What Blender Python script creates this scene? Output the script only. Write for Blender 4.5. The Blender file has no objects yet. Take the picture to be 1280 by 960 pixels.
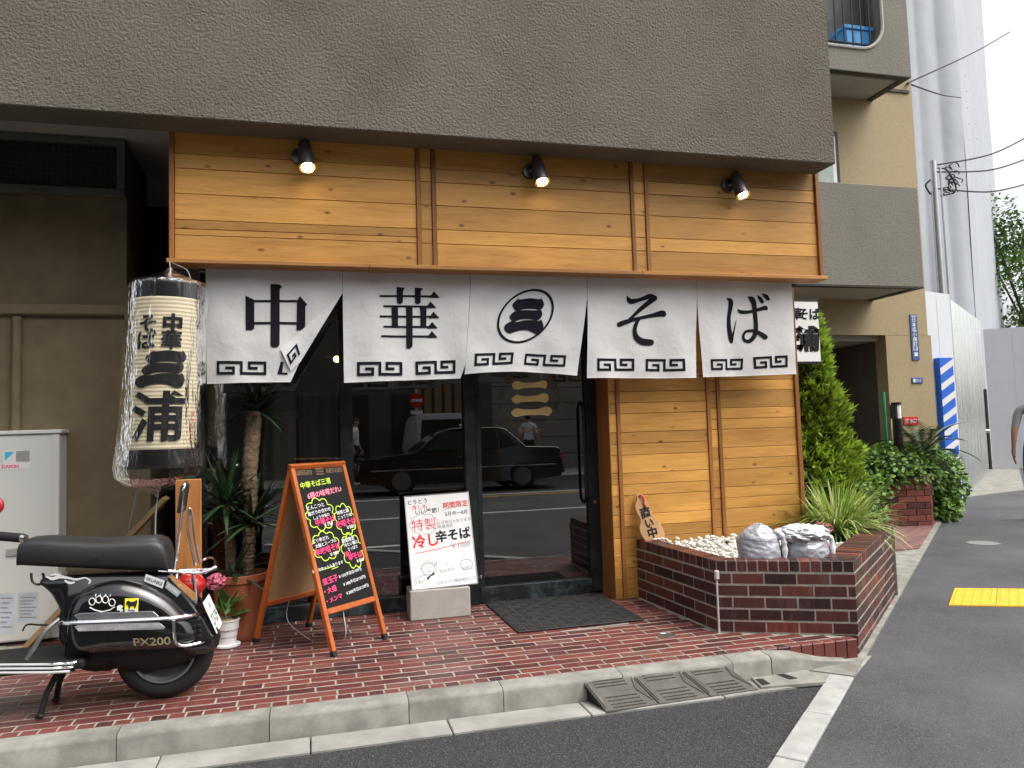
import bpy, bmesh, math, random
from math import sin, cos, pi, radians, sqrt, atan2, hypot
from mathutils import Vector as V, Matrix, Euler, noise
random.seed(11)
R = random.Random(5)
sc = bpy.context.scene
col = sc.collection

# ------------------------------------------------------------------ camera, world, sun, exposure
CH = 1.18
FPX = 950.0
YAW, PIT, ROL = radians(14.88), radians(3.76), radians(-1.77)
fw = V((sin(YAW)*cos(PIT), cos(YAW)*cos(PIT), sin(PIT)))
r0 = V((cos(YAW), -sin(YAW), 0)); u0 = r0.cross(fw)
rt = cos(ROL)*r0 + sin(ROL)*u0; up = -sin(ROL)*r0 + cos(ROL)*u0
cd = bpy.data.cameras.new('camera'); cam = bpy.data.objects.new('camera', cd); col.objects.link(cam)
cam.matrix_world = Matrix(((rt.x, up.x, -fw.x, 0), (rt.y, up.y, -fw.y, 0), (rt.z, up.z, -fw.z, CH), (0, 0, 0, 1)))
cd.sensor_width = 36; cd.lens = 36*FPX/1280; cd.clip_end = 2000; cd.clip_start = .05
sc.camera = cam
SUN_EL, SUN_AZ = radians(58), radians(128)     # azimuth clockwise from +Y: the veiled sun stands high over the side street
w = bpy.data.worlds.new('World'); sc.world = w; w.use_nodes = True
nt = w.node_tree; nt.nodes.clear()
sky = nt.nodes.new('ShaderNodeTexSky'); sky.sky_type = 'NISHITA'; sky.sun_disc = False
sky.sun_elevation = SUN_EL; sky.sun_rotation = SUN_AZ; sky.air_density = 1.0; sky.dust_density = 5.0; sky.ozone_density = 1.0
hs = nt.nodes.new('ShaderNodeHueSaturation'); hs.inputs['Saturation'].default_value = .25
bg = nt.nodes.new('ShaderNodeBackground'); bg.inputs['Strength'].default_value = .15
wo = nt.nodes.new('ShaderNodeOutputWorld')
nt.links.new(sky.outputs[0], hs.inputs['Color']); nt.links.new(hs.outputs[0], bg.inputs[0]); nt.links.new(bg.outputs[0], wo.inputs[0])
sl = bpy.data.lights.new('sun', 'SUN'); sl.energy = 1.0; sl.angle = radians(55); sl.color = (1, .965, .91)
so = bpy.data.objects.new('sun', sl); col.objects.link(so)
sd = V((sin(SUN_AZ)*cos(SUN_EL), cos(SUN_AZ)*cos(SUN_EL), sin(SUN_EL)))
so.rotation_euler = (-sd).to_track_quat('-Z', 'Y').to_euler(); so.location = sd*40
sc.view_settings.view_transform = 'Standard'; sc.view_settings.look = 'None'
sc.view_settings.gamma = 1; sc.view_settings.use_curve_mapping = False
sc.view_settings.exposure = 0.98
sc.render.engine = 'CYCLES'
sc.cycles.use_denoising = True
sc.cycles.max_bounces = 8; sc.cycles.transparent_max_bounces = 12; sc.cycles.caustics_reflective = False; sc.cycles.caustics_refractive = False

# ------------------------------------------------------------------ measuring helpers: a sighted point on a real plane
def ray(a, b): return rt*((a-640)/FPX) - up*((b-480)/FPX) + fw
def G(a, b, z=0.0):
    d = ray(a, b); return V((0, 0, CH)) + d*((z-CH)/d.z)
def W(a, b, y):
    d = ray(a, b); return V((0, 0, CH)) + d*(y/d.y)

# ------------------------------------------------------------------ materials
MATS = {}
def nodes(name):
    m = bpy.data.materials.new(name); m.use_nodes = True
    t = m.node_tree; t.nodes.clear(); MATS[name] = m
    o = t.nodes.new('ShaderNodeOutputMaterial')
    return m, t, o
def N(t, typ, **kw):
    n = t.nodes.new(typ)
    for k, v in kw.items():
        if k in n.inputs.keys(): n.inputs[k].default_value = v
        else: setattr(n, k, v)
    return n
def L(t, a, b): t.links.new(a, b)
def c4(c): return (c[0], c[1], c[2], 1)
def coords(t, scale=(1, 1, 1), rnd=True):
    tc = N(t, 'ShaderNodeTexCoord'); mp = N(t, 'ShaderNodeMapping'); mp.inputs['Scale'].default_value = scale
    if rnd:
        oi = N(t, 'ShaderNodeObjectInfo'); mu = N(t, 'ShaderNodeMath', operation='MULTIPLY'); mu.inputs[1].default_value = 37.0
        L(t, oi.outputs['Random'], mu.inputs[0])
        ad = N(t, 'ShaderNodeVectorMath', operation='ADD'); L(t, tc.outputs['Object'], ad.inputs[0]); L(t, mu.outputs[0], ad.inputs[1])
        L(t, ad.outputs[0], mp.inputs['Vector'])
    else: L(t, tc.outputs['Object'], mp.inputs['Vector'])
    return mp.outputs[0]
def ramp(t, fac, stops):
    r = N(t, 'ShaderNodeValToRGB'); e = r.color_ramp.elements
    while len(e) < len(stops): e.new(.5)
    for i, (p, c) in enumerate(stops): e[i].position = p; e[i].color = c4(c)
    L(t, fac, r.inputs[0]); return r.outputs[0]
def mixc(t, f, a, b, mode='MIX'):
    m = N(t, 'ShaderNodeMix', data_type='RGBA', blend_type=mode)
    if isinstance(f, (int, float)): m.inputs[0].default_value = f
    else: L(t, f, m.inputs[0])
    for i, x in ((6, a), (7, b)):
        if isinstance(x, (tuple, list)): m.inputs[i].default_value = c4(x)
        else: L(t, x, m.inputs[i])
    return m.outputs[2]
def noise_t(t, vec, scale, detail=5, rough=.55):
    n = N(t, 'ShaderNodeTexNoise', Scale=scale, Detail=detail, Roughness=rough); L(t, vec, n.inputs['Vector']); return n
def mul(c, k): return tuple(min(1, x*k) for x in c)
def M(name, c, rough=.6, var=.18, scale=6, bump=0, bscale=80, metal=0, rnd=0, spec=.4, coat=0, dirt=None, dscale=2.5, damt=.5, island=0, bdist=.01, trans=0):
    if name in MATS: return MATS[name]
    m, t, o = nodes(name)
    b = N(t, 'ShaderNodeBsdfPrincipled', Roughness=rough, Metallic=metal)
    b.inputs['Specular IOR Level'].default_value = spec; b.inputs['Coat Weight'].default_value = coat
    vec = coords(t)
    n1 = noise_t(t, vec, scale, 6)
    cc = ramp(t, n1.outputs[0], [(.3, mul(c, 1-var)), (.7, mul(c, 1+var))])
    if dirt:
        n2 = noise_t(t, vec, dscale, 8, .65)
        f = N(t, 'ShaderNodeMapRange'); f.inputs[1].default_value = .48; f.inputs[2].default_value = .72; f.inputs[4].default_value = damt
        L(t, n2.outputs[0], f.inputs[0]); cc = mixc(t, f.outputs[0], cc, dirt)
    if rnd or island:
        h = N(t, 'ShaderNodeHueSaturation')
        src = N(t, 'ShaderNodeNewGeometry').outputs['Random Per Island'] if island else N(t, 'ShaderNodeObjectInfo').outputs['Random']
        k = island or rnd
        mr = N(t, 'ShaderNodeMapRange'); mr.inputs[3].default_value = 1-k; mr.inputs[4].default_value = 1+k; L(t, src, mr.inputs[0]); L(t, mr.outputs[0], h.inputs['Value'])
        L(t, cc, h.inputs['Color']); cc = h.outputs[0]
    L(t, cc, b.inputs['Base Color'])
    rr = N(t, 'ShaderNodeMapRange'); rr.inputs[3].default_value = max(.02, rough-.08); rr.inputs[4].default_value = min(1, rough+.08)
    L(t, n1.outputs[0], rr.inputs[0]); L(t, rr.outputs[0], b.inputs['Roughness'])
    if bump:
        n3 = noise_t(t, vec, bscale, 4, .6); bp = N(t, 'ShaderNodeBump', Strength=bump, Distance=bdist); L(t, n3.outputs[0], bp.inputs['Height']); L(t, bp.outputs[0], b.inputs['Normal'])
    sh = b.outputs[0]
    if trans:
        tr = N(t, 'ShaderNodeBsdfTranslucent'); L(t, cc, tr.inputs[0]); mx = N(t, 'ShaderNodeMixShader'); mx.inputs[0].default_value = trans
        L(t, sh, mx.inputs[1]); L(t, tr.outputs[0], mx.inputs[2]); sh = mx.outputs[0]
    L(t, sh, o.inputs[0]); return m

def wood(name, c1, c2, dark, axis='X', rough=.5, knots=True, coat=.15, rnd=.24):
    m, t, o = nodes(name)
    b = N(t, 'ShaderNodeBsdfPrincipled', Roughness=rough); b.inputs['Specular IOR Level'].default_value = .35; b.inputs['Coat Weight'].default_value = coat; b.inputs['Coat Roughness'].default_value = .35
    s = {'X': (.9, 9, 9), 'Z': (9, 9, .9)}[axis]
    vec = coords(t, s)
    wv = noise_t(t, vec, 2.2, 8, .62); wv.inputs['Distortion'].default_value = .9
    cc = ramp(t, wv.outputs[0], [(.3, c2), (.5, c1), (.72, mul(c1, 1.12))])
    fine = noise_t(t, coords(t, {'X': (4, 120, 120), 'Z': (120, 120, 4)}[axis]), 1.5, 3)
    cc = mixc(t, .35, cc, ramp(t, fine.outputs[0], [(.35, mul(c2, .8)), (.6, c1)]))
    if knots:
        kv = coords(t, {'X': (2.6, 5, 5), 'Z': (5, 5, 2.6)}[axis])
        vo = N(t, 'ShaderNodeTexVoronoi', Scale=2.1, Randomness=1.0); L(t, kv, vo.inputs['Vector'])
        ns = noise_t(t, kv, 6, 3); ad = N(t, 'ShaderNodeMath', operation='MULTIPLY_ADD'); ad.inputs[1].default_value = .22; L(t, ns.outputs[0], ad.inputs[0]); L(t, vo.outputs['Distance'], ad.inputs[2])
        k = ramp(t, ad.outputs[0], [(.15, (.9, .9, .9)), (.25, (0, 0, 0))])
        cc = mixc(t, k, cc, dark)
    big = noise_t(t, coords(t, {'X': (.35, 1.6, 1.6), 'Z': (1.6, 1.6, .35)}[axis]), 1.6, 4)
    f = ramp(t, big.outputs[0], [(.5, (0, 0, 0)), (.74, (.7, .7, .7))]); cc = mixc(t, f, cc, mul(c2, .62))
    h = N(t, 'ShaderNodeHueSaturation'); oi = N(t, 'ShaderNodeObjectInfo')
    mr = N(t, 'ShaderNodeMapRange'); mr.inputs[3].default_value = 1-rnd*1.3; mr.inputs[4].default_value = 1+rnd; L(t, oi.outputs['Random'], mr.inputs[0]); L(t, mr.outputs[0], h.inputs['Value']); L(t, cc, h.inputs['Color'])
    L(t, h.outputs[0], b.inputs['Base Color'])
    bp = N(t, 'ShaderNodeBump', Strength=.12, Distance=.004); L(t, wv.outputs[0], bp.inputs['Height']); L(t, bp.outputs[0], b.inputs['Normal'])
    L(t, b.outputs[0], o.inputs[0]); return m

def brickmat(name, stops, mottled=.5, rough=.5, spec=.4):
    m, t, o = nodes(name)
    b = N(t, 'ShaderNodeBsdfPrincipled', Roughness=rough); b.inputs['Specular IOR Level'].default_value = spec
    oi = N(t, 'ShaderNodeObjectInfo'); gi = N(t, 'ShaderNodeNewGeometry')
    ad = N(t, 'ShaderNodeMath', operation='ADD'); L(t, oi.outputs['Random'], ad.inputs[0]); L(t, gi.outputs['Random Per Island'], ad.inputs[1])
    fr = N(t, 'ShaderNodeMath', operation='FRACT'); L(t, ad.outputs[0], fr.inputs[0])
    vec = coords(t); n1 = noise_t(t, vec, 7, 4); n2 = noise_t(t, vec, 45, 5)
    f = N(t, 'ShaderNodeMath', operation='MULTIPLY_ADD'); f.inputs[1].default_value = mottled; L(t, n1.outputs[0], f.inputs[0])
    sb = N(t, 'ShaderNodeMath', operation='SUBTRACT'); L(t, fr.outputs[0], sb.inputs[0]); sb.inputs[1].default_value = mottled*.5; L(t, sb.outputs[0], f.inputs[2])
    cc = ramp(t, f.outputs[0], stops)
    cc = mixc(t, .35, cc, ramp(t, n2.outputs[0], [(.3, (.03, .02, .02)), (.65, (.34, .14, .1))]), 'OVERLAY')
    n5 = noise_t(t, vec, 3.1, 6, .7); dfac = ramp(t, n5.outputs[0], [(.55, (0, 0, 0)), (.8, (.35, .35, .35))]); cc = mixc(t, dfac, cc, (.25, .2, .17))
    L(t, cc, b.inputs['Base Color'])
    rr = N(t, 'ShaderNodeMapRange'); rr.inputs[3].default_value = rough-.15; rr.inputs[4].default_value = rough+.2; L(t, n1.outputs[0], rr.inputs[0]); L(t, rr.outputs[0], b.inputs['Roughness'])
    bp = N(t, 'ShaderNodeBump', Strength=.25, Distance=.003); L(t, n2.outputs[0], bp.inputs['Height']); L(t, bp.outputs[0], b.inputs['Normal'])
    L(t, b.outputs[0], o.inputs[0]); return m

def emis(name, c, s):
    m, t, o = nodes(name); e = N(t, 'ShaderNodeEmission', Strength=s); e.inputs[0].default_value = c4(c); L(t, e.outputs[0], o.inputs[0]); return m
def glassmat(name, tint=(.8, .82, .8), fac=.2, rough=0.0, wob=0):
    m, t, o = nodes(name)
    tr = N(t, 'ShaderNodeBsdfTransparent'); tr.inputs[0].default_value = c4(tint)
    gl = N(t, 'ShaderNodeBsdfGlossy', Roughness=rough); gl.inputs[0].default_value = (1, 1, 1, 1)
    lw = N(t, 'ShaderNodeLayerWeight', Blend=.25); mr = N(t, 'ShaderNodeMapRange'); mr.inputs[3].default_value = fac; mr.inputs[4].default_value = 1; L(t, lw.outputs['Fresnel'], mr.inputs[0])
    if wob:
        n = noise_t(t, coords(t, (14, 14, 3)), 1.6, 3); bp = N(t, 'ShaderNodeBump', Strength=wob, Distance=.03); L(t, n.outputs[0], bp.inputs['Height']); L(t, bp.outputs[0], gl.inputs['Normal']); L(t, bp.outputs[0], lw.inputs['Normal'])
    mx = N(t, 'ShaderNodeMixShader'); L(t, mr.outputs[0], mx.inputs[0]); L(t, tr.outputs[0], mx.inputs[1]); L(t, gl.outputs[0], mx.inputs[2]); L(t, mx.outputs[0], o.inputs[0]); return m

stucco = M('stucco', (.185, .162, .13), .85, .1, 1.5, bump=1, bscale=60, bdist=.03, dirt=(.115, .1, .08), dscale=1.3, damt=.6, spec=.2)
stucco2 = M('stucco_balcony', (.2, .185, .155), .85, .08, 1.5, bump=.45, bscale=50, bdist=.02, spec=.2)
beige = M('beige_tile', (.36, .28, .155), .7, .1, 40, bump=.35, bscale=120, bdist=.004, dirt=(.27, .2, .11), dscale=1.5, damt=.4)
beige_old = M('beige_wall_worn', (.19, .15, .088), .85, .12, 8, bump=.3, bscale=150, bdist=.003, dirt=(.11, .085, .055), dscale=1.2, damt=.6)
soffit = M('soffit_paint', (.42, .4, .36), .8, .06, 3)
darkpaint = M('dark_paint', (.035, .033, .03), .6, .2, 4)
plankm = wood('larch_plank', (.64, .325, .075), (.46, .205, .042), (.12, .04, .012))
trimm = wood('trim_wood', (.34, .135, .035), (.22, .08, .02), (.1, .04, .01), axis='Z', knots=False)
ledgem = wood('ledge_wood', (.5, .24, .07), (.34, .14, .035), (.15, .06, .02), axis='X', knots=True)
orangewood = wood('orange_varnish', (.5, .115, .012), (.34, .065, .008), (.2, .05, .01), axis='Z', knots=False, coat=.4, rough=.4)
plywood = wood('plywood', (.5, .34, .17), (.42, .27, .125), (.3, .2, .1), axis='Z', knots=False, coat=0, rough=.7)
gourdwood = wood('gourd_wood', (.62, .36, .17), (.52, .28, .12), (.4, .2, .08), axis='Z', knots=False, coat=.2)
paver = brickmat('paver_brick', [(.0, (.065, .027, .027)), (.2, (.12, .04, .038)), (.55, (.185, .057, .048)), (.85, (.225, .075, .058)), (1, (.185, .1, .078))], .5, .42)
wallbrick = brickmat('planter_brick', [(.0, (.03, .017, .019)), (.35, (.075, .029, .028)), (.65, (.12, .042, .036)), (.9, (.16, .052, .04)), (1, (.26, .07, .042))], .75, .4)
mortar = M('mortar', (.34, .31, .265), .9, .2, 30, bump=.4, bscale=200, dirt=(.2, .18, .15), damt=.6)
concrete = M('kerb_concrete', (.25, .242, .215), .85, .3, 9, bump=.35, bscale=140, bdist=.004, dirt=(.13, .12, .1), dscale=3.6, damt=.8)
concrete2 = M('gutter_concrete', (.29, .282, .26), .85, .22, 7, bump=.3, bscale=160, bdist=.003, dirt=(.2, .19, .165), dscale=2.1, damt=.6)
blockm = M('block_concrete', (.42, .4, .36), .9, .1, 14, bump=.4, bscale=220, bdist=.003, dirt=(.33, .31, .27), dscale=6, damt=.4)
white = M('white_paint', (.78, .78, .77), .45, .04, 5)
whitestrip = M('painted_strip', (.36, .36, .345), .8, .18, 12, bump=.2, bscale=200, dirt=(.27, .265, .245), dscale=4, damt=.6)
black = M('black_paint', (.012, .012, .013), .35, .2, 5)
rubber = M('rubber', (.016, .016, .017), .75, .25, 20, bump=.2, bscale=200)
chrome = M('chrome', (.75, .75, .76), .1, .05, 10, metal=1)
steel = M('steel', (.45, .46, .46), .35, .1, 10, metal=.9)
ink = M('ink_black', (.016, .017, .019), .8, .1, 30, spec=.2)
print_blk = M('dyed_black', (.012, .012, .018), .9, .15, 40, spec=.1)
fabric = M('noren_cotton', (.7, .69, .675), .95, .035, 3, bump=.25, bscale=6, bdist=.04, spec=.1, trans=.12)
red = M('red_plastic', (.5, .012, .01), .25, .1, 5, coat=.5)
redink = M('red_ink', (.72, .03, .02), .7, .1, 20)
gold = M('gold_leaf', (.9, .68, .28), .45, .1, 12)
goldfaint = M('gold_leaf_worn', (.12, .075, .03), .5, .2, 12)
yellow = M('yellow_resin', (.78, .43, .02), .6, .12, 9, bump=.1, dirt=(.45, .26, .05), dscale=5, damt=.5)
chalk_w = M('marker_white', (.78, .8, .82), .8, .1, 60); chalk_p = M('marker_pink', (.85, .06, .2), .8, .1, 60); chalk_g = M('marker_lime', (.55, .8, .06), .8, .1, 60)
chalk_pp = M('marker_pale_pink', (.85, .4, .5), .8, .1, 60)
boardblk = M('board_black', (.008, .008, .008), .5, .15, 5, spec=.2)
greyink = M('grey_ink', (.3, .3, .31), .8, .1, 50); navyink = M('navy_ink', (.03, .04, .12), .8, .1, 50)
silver = M('silver_sack', (.44, .45, .49), .38, .08, 9, bump=.5, bscale=20, bdist=.02, metal=.25)
pebble = M('pebble', (.72, .7, .64), .6, .1, 20, rnd=.14, dirt=(.5, .45, .36), dscale=12, damt=.4)
soil = M('soil', (.05, .035, .022), .95, .3, 30, bump=.5, bscale=60)
terracotta = M('terracotta', (.36, .115, .05), .75, .12, 6, dirt=(.28, .1, .06), damt=.5, bump=.1, bscale=90)
potwhite = M('white_plastic', (.75, .75, .74), .4, .04, 6)
greypl = M('ramp_rubber', (.088, .08, .07), .7, .15, 20, bump=.3, bscale=160, bdist=.003, dirt=(.17, .16, .15), dscale=5, damt=.5)
patina = M('patina_bronze', (.014, .017, .019), .5, .3, 12, metal=.25, dirt=(.12, .16, .17), dscale=9, damt=.75, bump=.15, bscale=60)
frame_dk = M('dark_bronze', (.02, .022, .023), .45, .3, 8, metal=.3, dirt=(.07, .1, .1), dscale=7, damt=.4)
acwhite = M('cabinet_paint', (.64, .65, .61), .5, .05, 2, dirt=(.55, .56, .52), dscale=2, damt=.4)
blue = M('blue_plate', (.05, .1, .26), .4, .08, 5); brightblue = M('blue_stripe', (.02, .13, .62), .4, .06, 5); crateblue = M('blue_crate', (.05, .3, .68), .4, .1, 5)
sheet = M('scaffold_sheet', (.42, .44, .47), .75, .05, .6, bump=.25, bscale=.8, bdist=.15, dirt=(.37, .39, .42), dscale=.5, damt=.5, trans=.1)
fencewhite = M('fence_white', (.58, .59, .61), .4, .03, 2, dirt=(.5, .51, .52), damt=.4)
fencemetal = M('fence_galvanised', (.72, .75, .73), .14, .06, 3, metal=.85, bump=.1, bscale=14)
leaf_yuc = M('yucca_leaf', (.022, .05, .02), .45, .2, 8, island=.4, spec=.5)
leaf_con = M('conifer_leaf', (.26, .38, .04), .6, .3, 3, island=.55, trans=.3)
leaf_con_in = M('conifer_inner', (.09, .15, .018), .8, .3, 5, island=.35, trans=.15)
leaf_ivy = M('ivy_leaf', (.16, .28, .05), .5, .25, 4, island=.5, trans=.2)
leaf_lir = M('liriope_green', (.24, .36, .06), .5, .2, 5, island=.35, trans=.25); leaf_lir2 = M('liriope_cream', (.62, .64, .3), .5, .15, 5, island=.25, trans=.25)
leaf_cyc = M('cycad_leaf', (.05, .095, .04), .45, .2, 5, island=.3); leaf_tree = M('tree_leaf', (.08, .15, .028), .55, .25, 1, island=.5, trans=.25)
leaf_pot = M('kalanchoe_leaf', (.07, .16, .03), .4, .2, 8, island=.3); pinkfl = M('pink_petal', (.75, .2, .3), .6, .15, 20, island=.3, trans=.2)
bark = M('bark', (.12, .082, .05), .9, .4, 22, bump=.9, bscale=45, bdist=.02); barkdk = M('bark_dark', (.07, .05, .035), .9, .3, 14, bump=.5, bscale=30)
skin = M('skin', (.47, .27, .19), .55, .06, 8)
glass = glassmat('shop_glass', (.55, .57, .56), .125)
bagm = glassmat('clear_bag', (.95, .955, .96), .012, .1, wob=.55)
paper = M('lantern_paper', (.78, .68, .47), .8, .05, 14, dirt=(.7, .56, .36), dscale=3, damt=.4, trans=.15)
def asphalt(name, c, sp, scale=170, bump=.5, patch=.25):
    m, t, o = nodes(name); b = N(t, 'ShaderNodeBsdfPrincipled', Roughness=.8); b.inputs['Specular IOR Level'].default_value = .3
    vec = coords(t, rnd=False); vo = N(t, 'ShaderNodeTexVoronoi', Scale=scale); L(t, vec, vo.inputs['Vector'])
    cv = N(t, 'ShaderNodeSeparateColor'); L(t, vo.outputs['Color'], cv.inputs[0])
    cc = ramp(t, cv.outputs[0], [(.1, mul(c, .45)), (.6, c), (.93, mul(c, 1.3)), (1, sp)])
    n = noise_t(t, vec, 1.1, 7, .65); f = ramp(t, n.outputs[0], [(.35, (0, 0, 0)), (.75, (1, 1, 1))]); k = N(t, 'ShaderNodeMath', operation='MULTIPLY'); k.inputs[1].default_value = patch; L(t, f, k.inputs[0])
    cc = mixc(t, k.outputs[0], cc, mul(c, 2.1)); L(t, cc, b.inputs['Base Color'])
    bp = N(t, 'ShaderNodeBump', Strength=bump, Distance=.006); L(t, vo.outputs['Distance'], bp.inputs['Height']); L(t, bp.outputs[0], b.inputs['Normal'])
    L(t, b.outputs[0], o.inputs[0]); return m
def pavingmat(name):
    m, t, o = nodes(name); b = N(t, 'ShaderNodeBsdfPrincipled', Roughness=.6); vec = coords(t, rnd=False)
    br = N(t, 'ShaderNodeTexBrick', Scale=1.0); br.inputs['Brick Width'].default_value = .222; br.inputs['Row Height'].default_value = .075; br.inputs['Mortar Size'].default_value = .006
    br.inputs['Color1'].default_value = (.2, .075, .065, 1); br.inputs['Color2'].default_value = (.12, .045, .042, 1); br.inputs['Mortar'].default_value = (.3, .25, .22, 1)
    L(t, vec, br.inputs['Vector']); L(t, br.outputs[0], b.inputs['Base Color']); L(t, b.outputs[0], o.inputs[0]); return m
asph_new = asphalt('asphalt_coarse', (.046, .047, .051), (.12, .12, .12), 170, .9, .12)
asph_old = asphalt('asphalt_fine', (.062, .062, .065), (.17, .17, .17), 260, .35, .65)

# ------------------------------------------------------------------ mesh helpers
def tag(o, label=None, cat=None, group=None, kind=None):
    if label: o['label'] = label
    if cat: o['category'] = cat
    if group: o['group'] = group
    if kind: o['kind'] = kind
    return o
def thing(name, loc, label, cat, group=None, rz=0):
    o = bpy.data.objects.new(name, None); col.objects.link(o); o.location = loc; o.rotation_euler = (0, 0, rz); o.empty_display_size = .1
    return tag(o, label, cat, group)
def worldloc(o):
    p = V((0, 0, 0))
    while o is not None: p = p + o.location; o = o.parent
    return p
def obj_from(me, name, parent=None, loc=(0, 0, 0), rot=(0, 0, 0), scale=(1, 1, 1)):
    o = bpy.data.objects.new(name, me); col.objects.link(o); o.location = loc; o.rotation_euler = rot; o.scale = scale
    if parent is not None: o.parent = parent
    return o
class MB:
    def __init__(s): s.v = []; s.f = []; s.mi = []; s.cur = 0
    def add(s, vs, fs):
        n = len(s.v); s.v += [tuple(x) for x in vs]; s.f += [tuple(i+n for i in f) for f in fs]; s.mi += [s.cur]*len(fs); return s
    def box(s, x0, y0, z0, x1, y1, z1):
        return s.add([(x0, y0, z0), (x1, y0, z0), (x1, y1, z0), (x0, y1, z0), (x0, y0, z1), (x1, y0, z1), (x1, y1, z1), (x0, y1, z1)],
                     [(0, 3, 2, 1), (4, 5, 6, 7), (0, 1, 5, 4), (1, 2, 6, 5), (2, 3, 7, 6), (3, 0, 4, 7)])
    def obox(s, c, size, mat):
        c = V(c); h = [x/2 for x in size]
        vs = [c + mat @ V((sx*h[0], sy*h[1], sz*h[2])) for sz in (-1, 1) for sx, sy in ((-1, -1), (1, -1), (1, 1), (-1, 1))]
        return s.add(vs, [(0, 3, 2, 1), (4, 5, 6, 7), (0, 1, 5, 4), (1, 2, 6, 5), (2, 3, 7, 6), (3, 0, 4, 7)])
    def bar(s, p, q, wx, wy, upv=(0, 0, 1)):
        p, q = V(p), V(q); d = (q-p); l = d.length; d.normalize(); sdv = d.cross(V(upv))
        if sdv.length < 1e-4: sdv = d.cross(V((0, 1, 0)))
        sdv.normalize(); u2 = sdv.cross(d)
        return s.obox((p+q)/2, (l, wx, wy), Matrix((d, sdv, u2)).transposed())
    def prism(s, poly, fn, d0, d1):
        n = len(poly); vs = [fn(a, b, d0) for a, b in poly] + [fn(a, b, d1) for a, b in poly]
        fs = [tuple(range(n)), tuple(range(2*n-1, n-1, -1))] + [(i, i+n, (i+1) % n+n, (i+1) % n) for i in range(n)]
        return s.add(vs, fs)
    def footprint(s, poly, z0, z1): return s.prism(poly, lambda a, b, d: (a, b, d), z1, z0) if area(poly) > 0 else s.prism(poly[::-1], lambda a, b, d: (a, b, d), z1, z0)
    def cyl(s, p, q, r0, r1=None, n=12, caps=True):
        p, q = V(p), V(q); r1 = r0 if r1 is None else r1; d = (q-p).normalized(); a = d.orthogonal().normalized(); b = d.cross(a)
        vs = [p + (a*cos(2*pi*i/n)+b*sin(2*pi*i/n))*r0 for i in range(n)] + [q + (a*cos(2*pi*i/n)+b*sin(2*pi*i/n))*r1 for i in range(n)]
        fs = [(i, (i+1) % n, (i+1) % n+n, i+n) for i in range(n)]
        if caps: fs += [tuple(range(n-1, -1, -1)), tuple(range(n, 2*n))]
        return s.add(vs, fs)
    def tube(s, pts, r, n=8, closed=False):
        P = [V(p) for p in pts]; m = len(P); rr = r if isinstance(r, (list, tuple)) else [r]*m
        T = []
        for i in range(m):
            a = P[(i-1) % m] if (closed or i > 0) else P[i]; b = P[(i+1) % m] if (closed or i < m-1) else P[i]
            T.append((b-a).normalized())
        nrm = T[0].orthogonal().normalized(); vs = []
        for i in range(m):
            nrm = (nrm - T[i]*nrm.dot(T[i])); nrm = nrm.normalized() if nrm.length > 1e-6 else T[i].orthogonal().normalized()
            b = T[i].cross(nrm); vs += [P[i] + (nrm*cos(2*pi*k/n)+b*sin(2*pi*k/n))*rr[i] for k in range(n)]
        fs = [(i*n+k, i*n+(k+1) % n, ((i+1) % m)*n+(k+1) % n, ((i+1) % m)*n+k) for i in range(m if closed else m-1) for k in range(n)]
        if not closed: fs += [tuple(range(n-1, -1, -1)), tuple(range((m-1)*n, m*n))]
        return s.add(vs, fs)
    def lathe(s, prof, c=(0, 0, 0), n=24, sx=1, sy=1, caps=True):
        vs = [(c[0]+r*cos(2*pi*k/n)*sx, c[1]+r*sin(2*pi*k/n)*sy, c[2]+z) for r, z in prof for k in range(n)]; m = len(prof)
        fs = [(i*n+k, i*n+(k+1) % n, (i+1)*n+(k+1) % n, (i+1)*n+k) for i in range(m-1) for k in range(n)]
        if caps: fs += [tuple(range(n-1, -1, -1)), tuple(range((m-1)*n, m*n))]
        return s.add(vs, fs)
    def grid(s, fn, nu, nv, closeu=False):
        vs = [fn(i/nu, j/nv) for j in range(nv+1) for i in range(nu+1)]
        return s.add(vs, [(j*(nu+1)+i, j*(nu+1)+i+1, (j+1)*(nu+1)+i+1, (j+1)*(nu+1)+i) for j in range(nv) for i in range(nu)])
    def ball(s, c, r, nu=16, nv=10, fn=None):
        c = V(c); r = (r, r, r) if isinstance(r, (int, float)) else r
        vs = []
        for j in range(1, nv):
            for i in range(nu):
                th = pi*j/nv; ph = 2*pi*i/nu; d = V((sin(th)*cos(ph), sin(th)*sin(ph), cos(th))); k = fn(d) if fn else 1
                vs.append(c + V((d.x*r[0], d.y*r[1], d.z*r[2]))*k)
        kt = fn(V((0, 0, 1))) if fn else 1; kb = fn(V((0, 0, -1))) if fn else 1
        vs += [c+V((0, 0, r[2]*kt)), c-V((0, 0, r[2]*kb))]; a = len(vs)-2
        fs = [(j*nu+i, (j+1)*nu+i, (j+1)*nu+(i+1) % nu, j*nu+(i+1) % nu) for j in range(nv-2) for i in range(nu)]
        fs += [(a, i, (i+1) % nu) for i in range(nu)] + [(a+1, (nv-2)*nu+(i+1) % nu, (nv-2)*nu+i) for i in range(nu)]
        return s.add(vs, fs)
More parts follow.
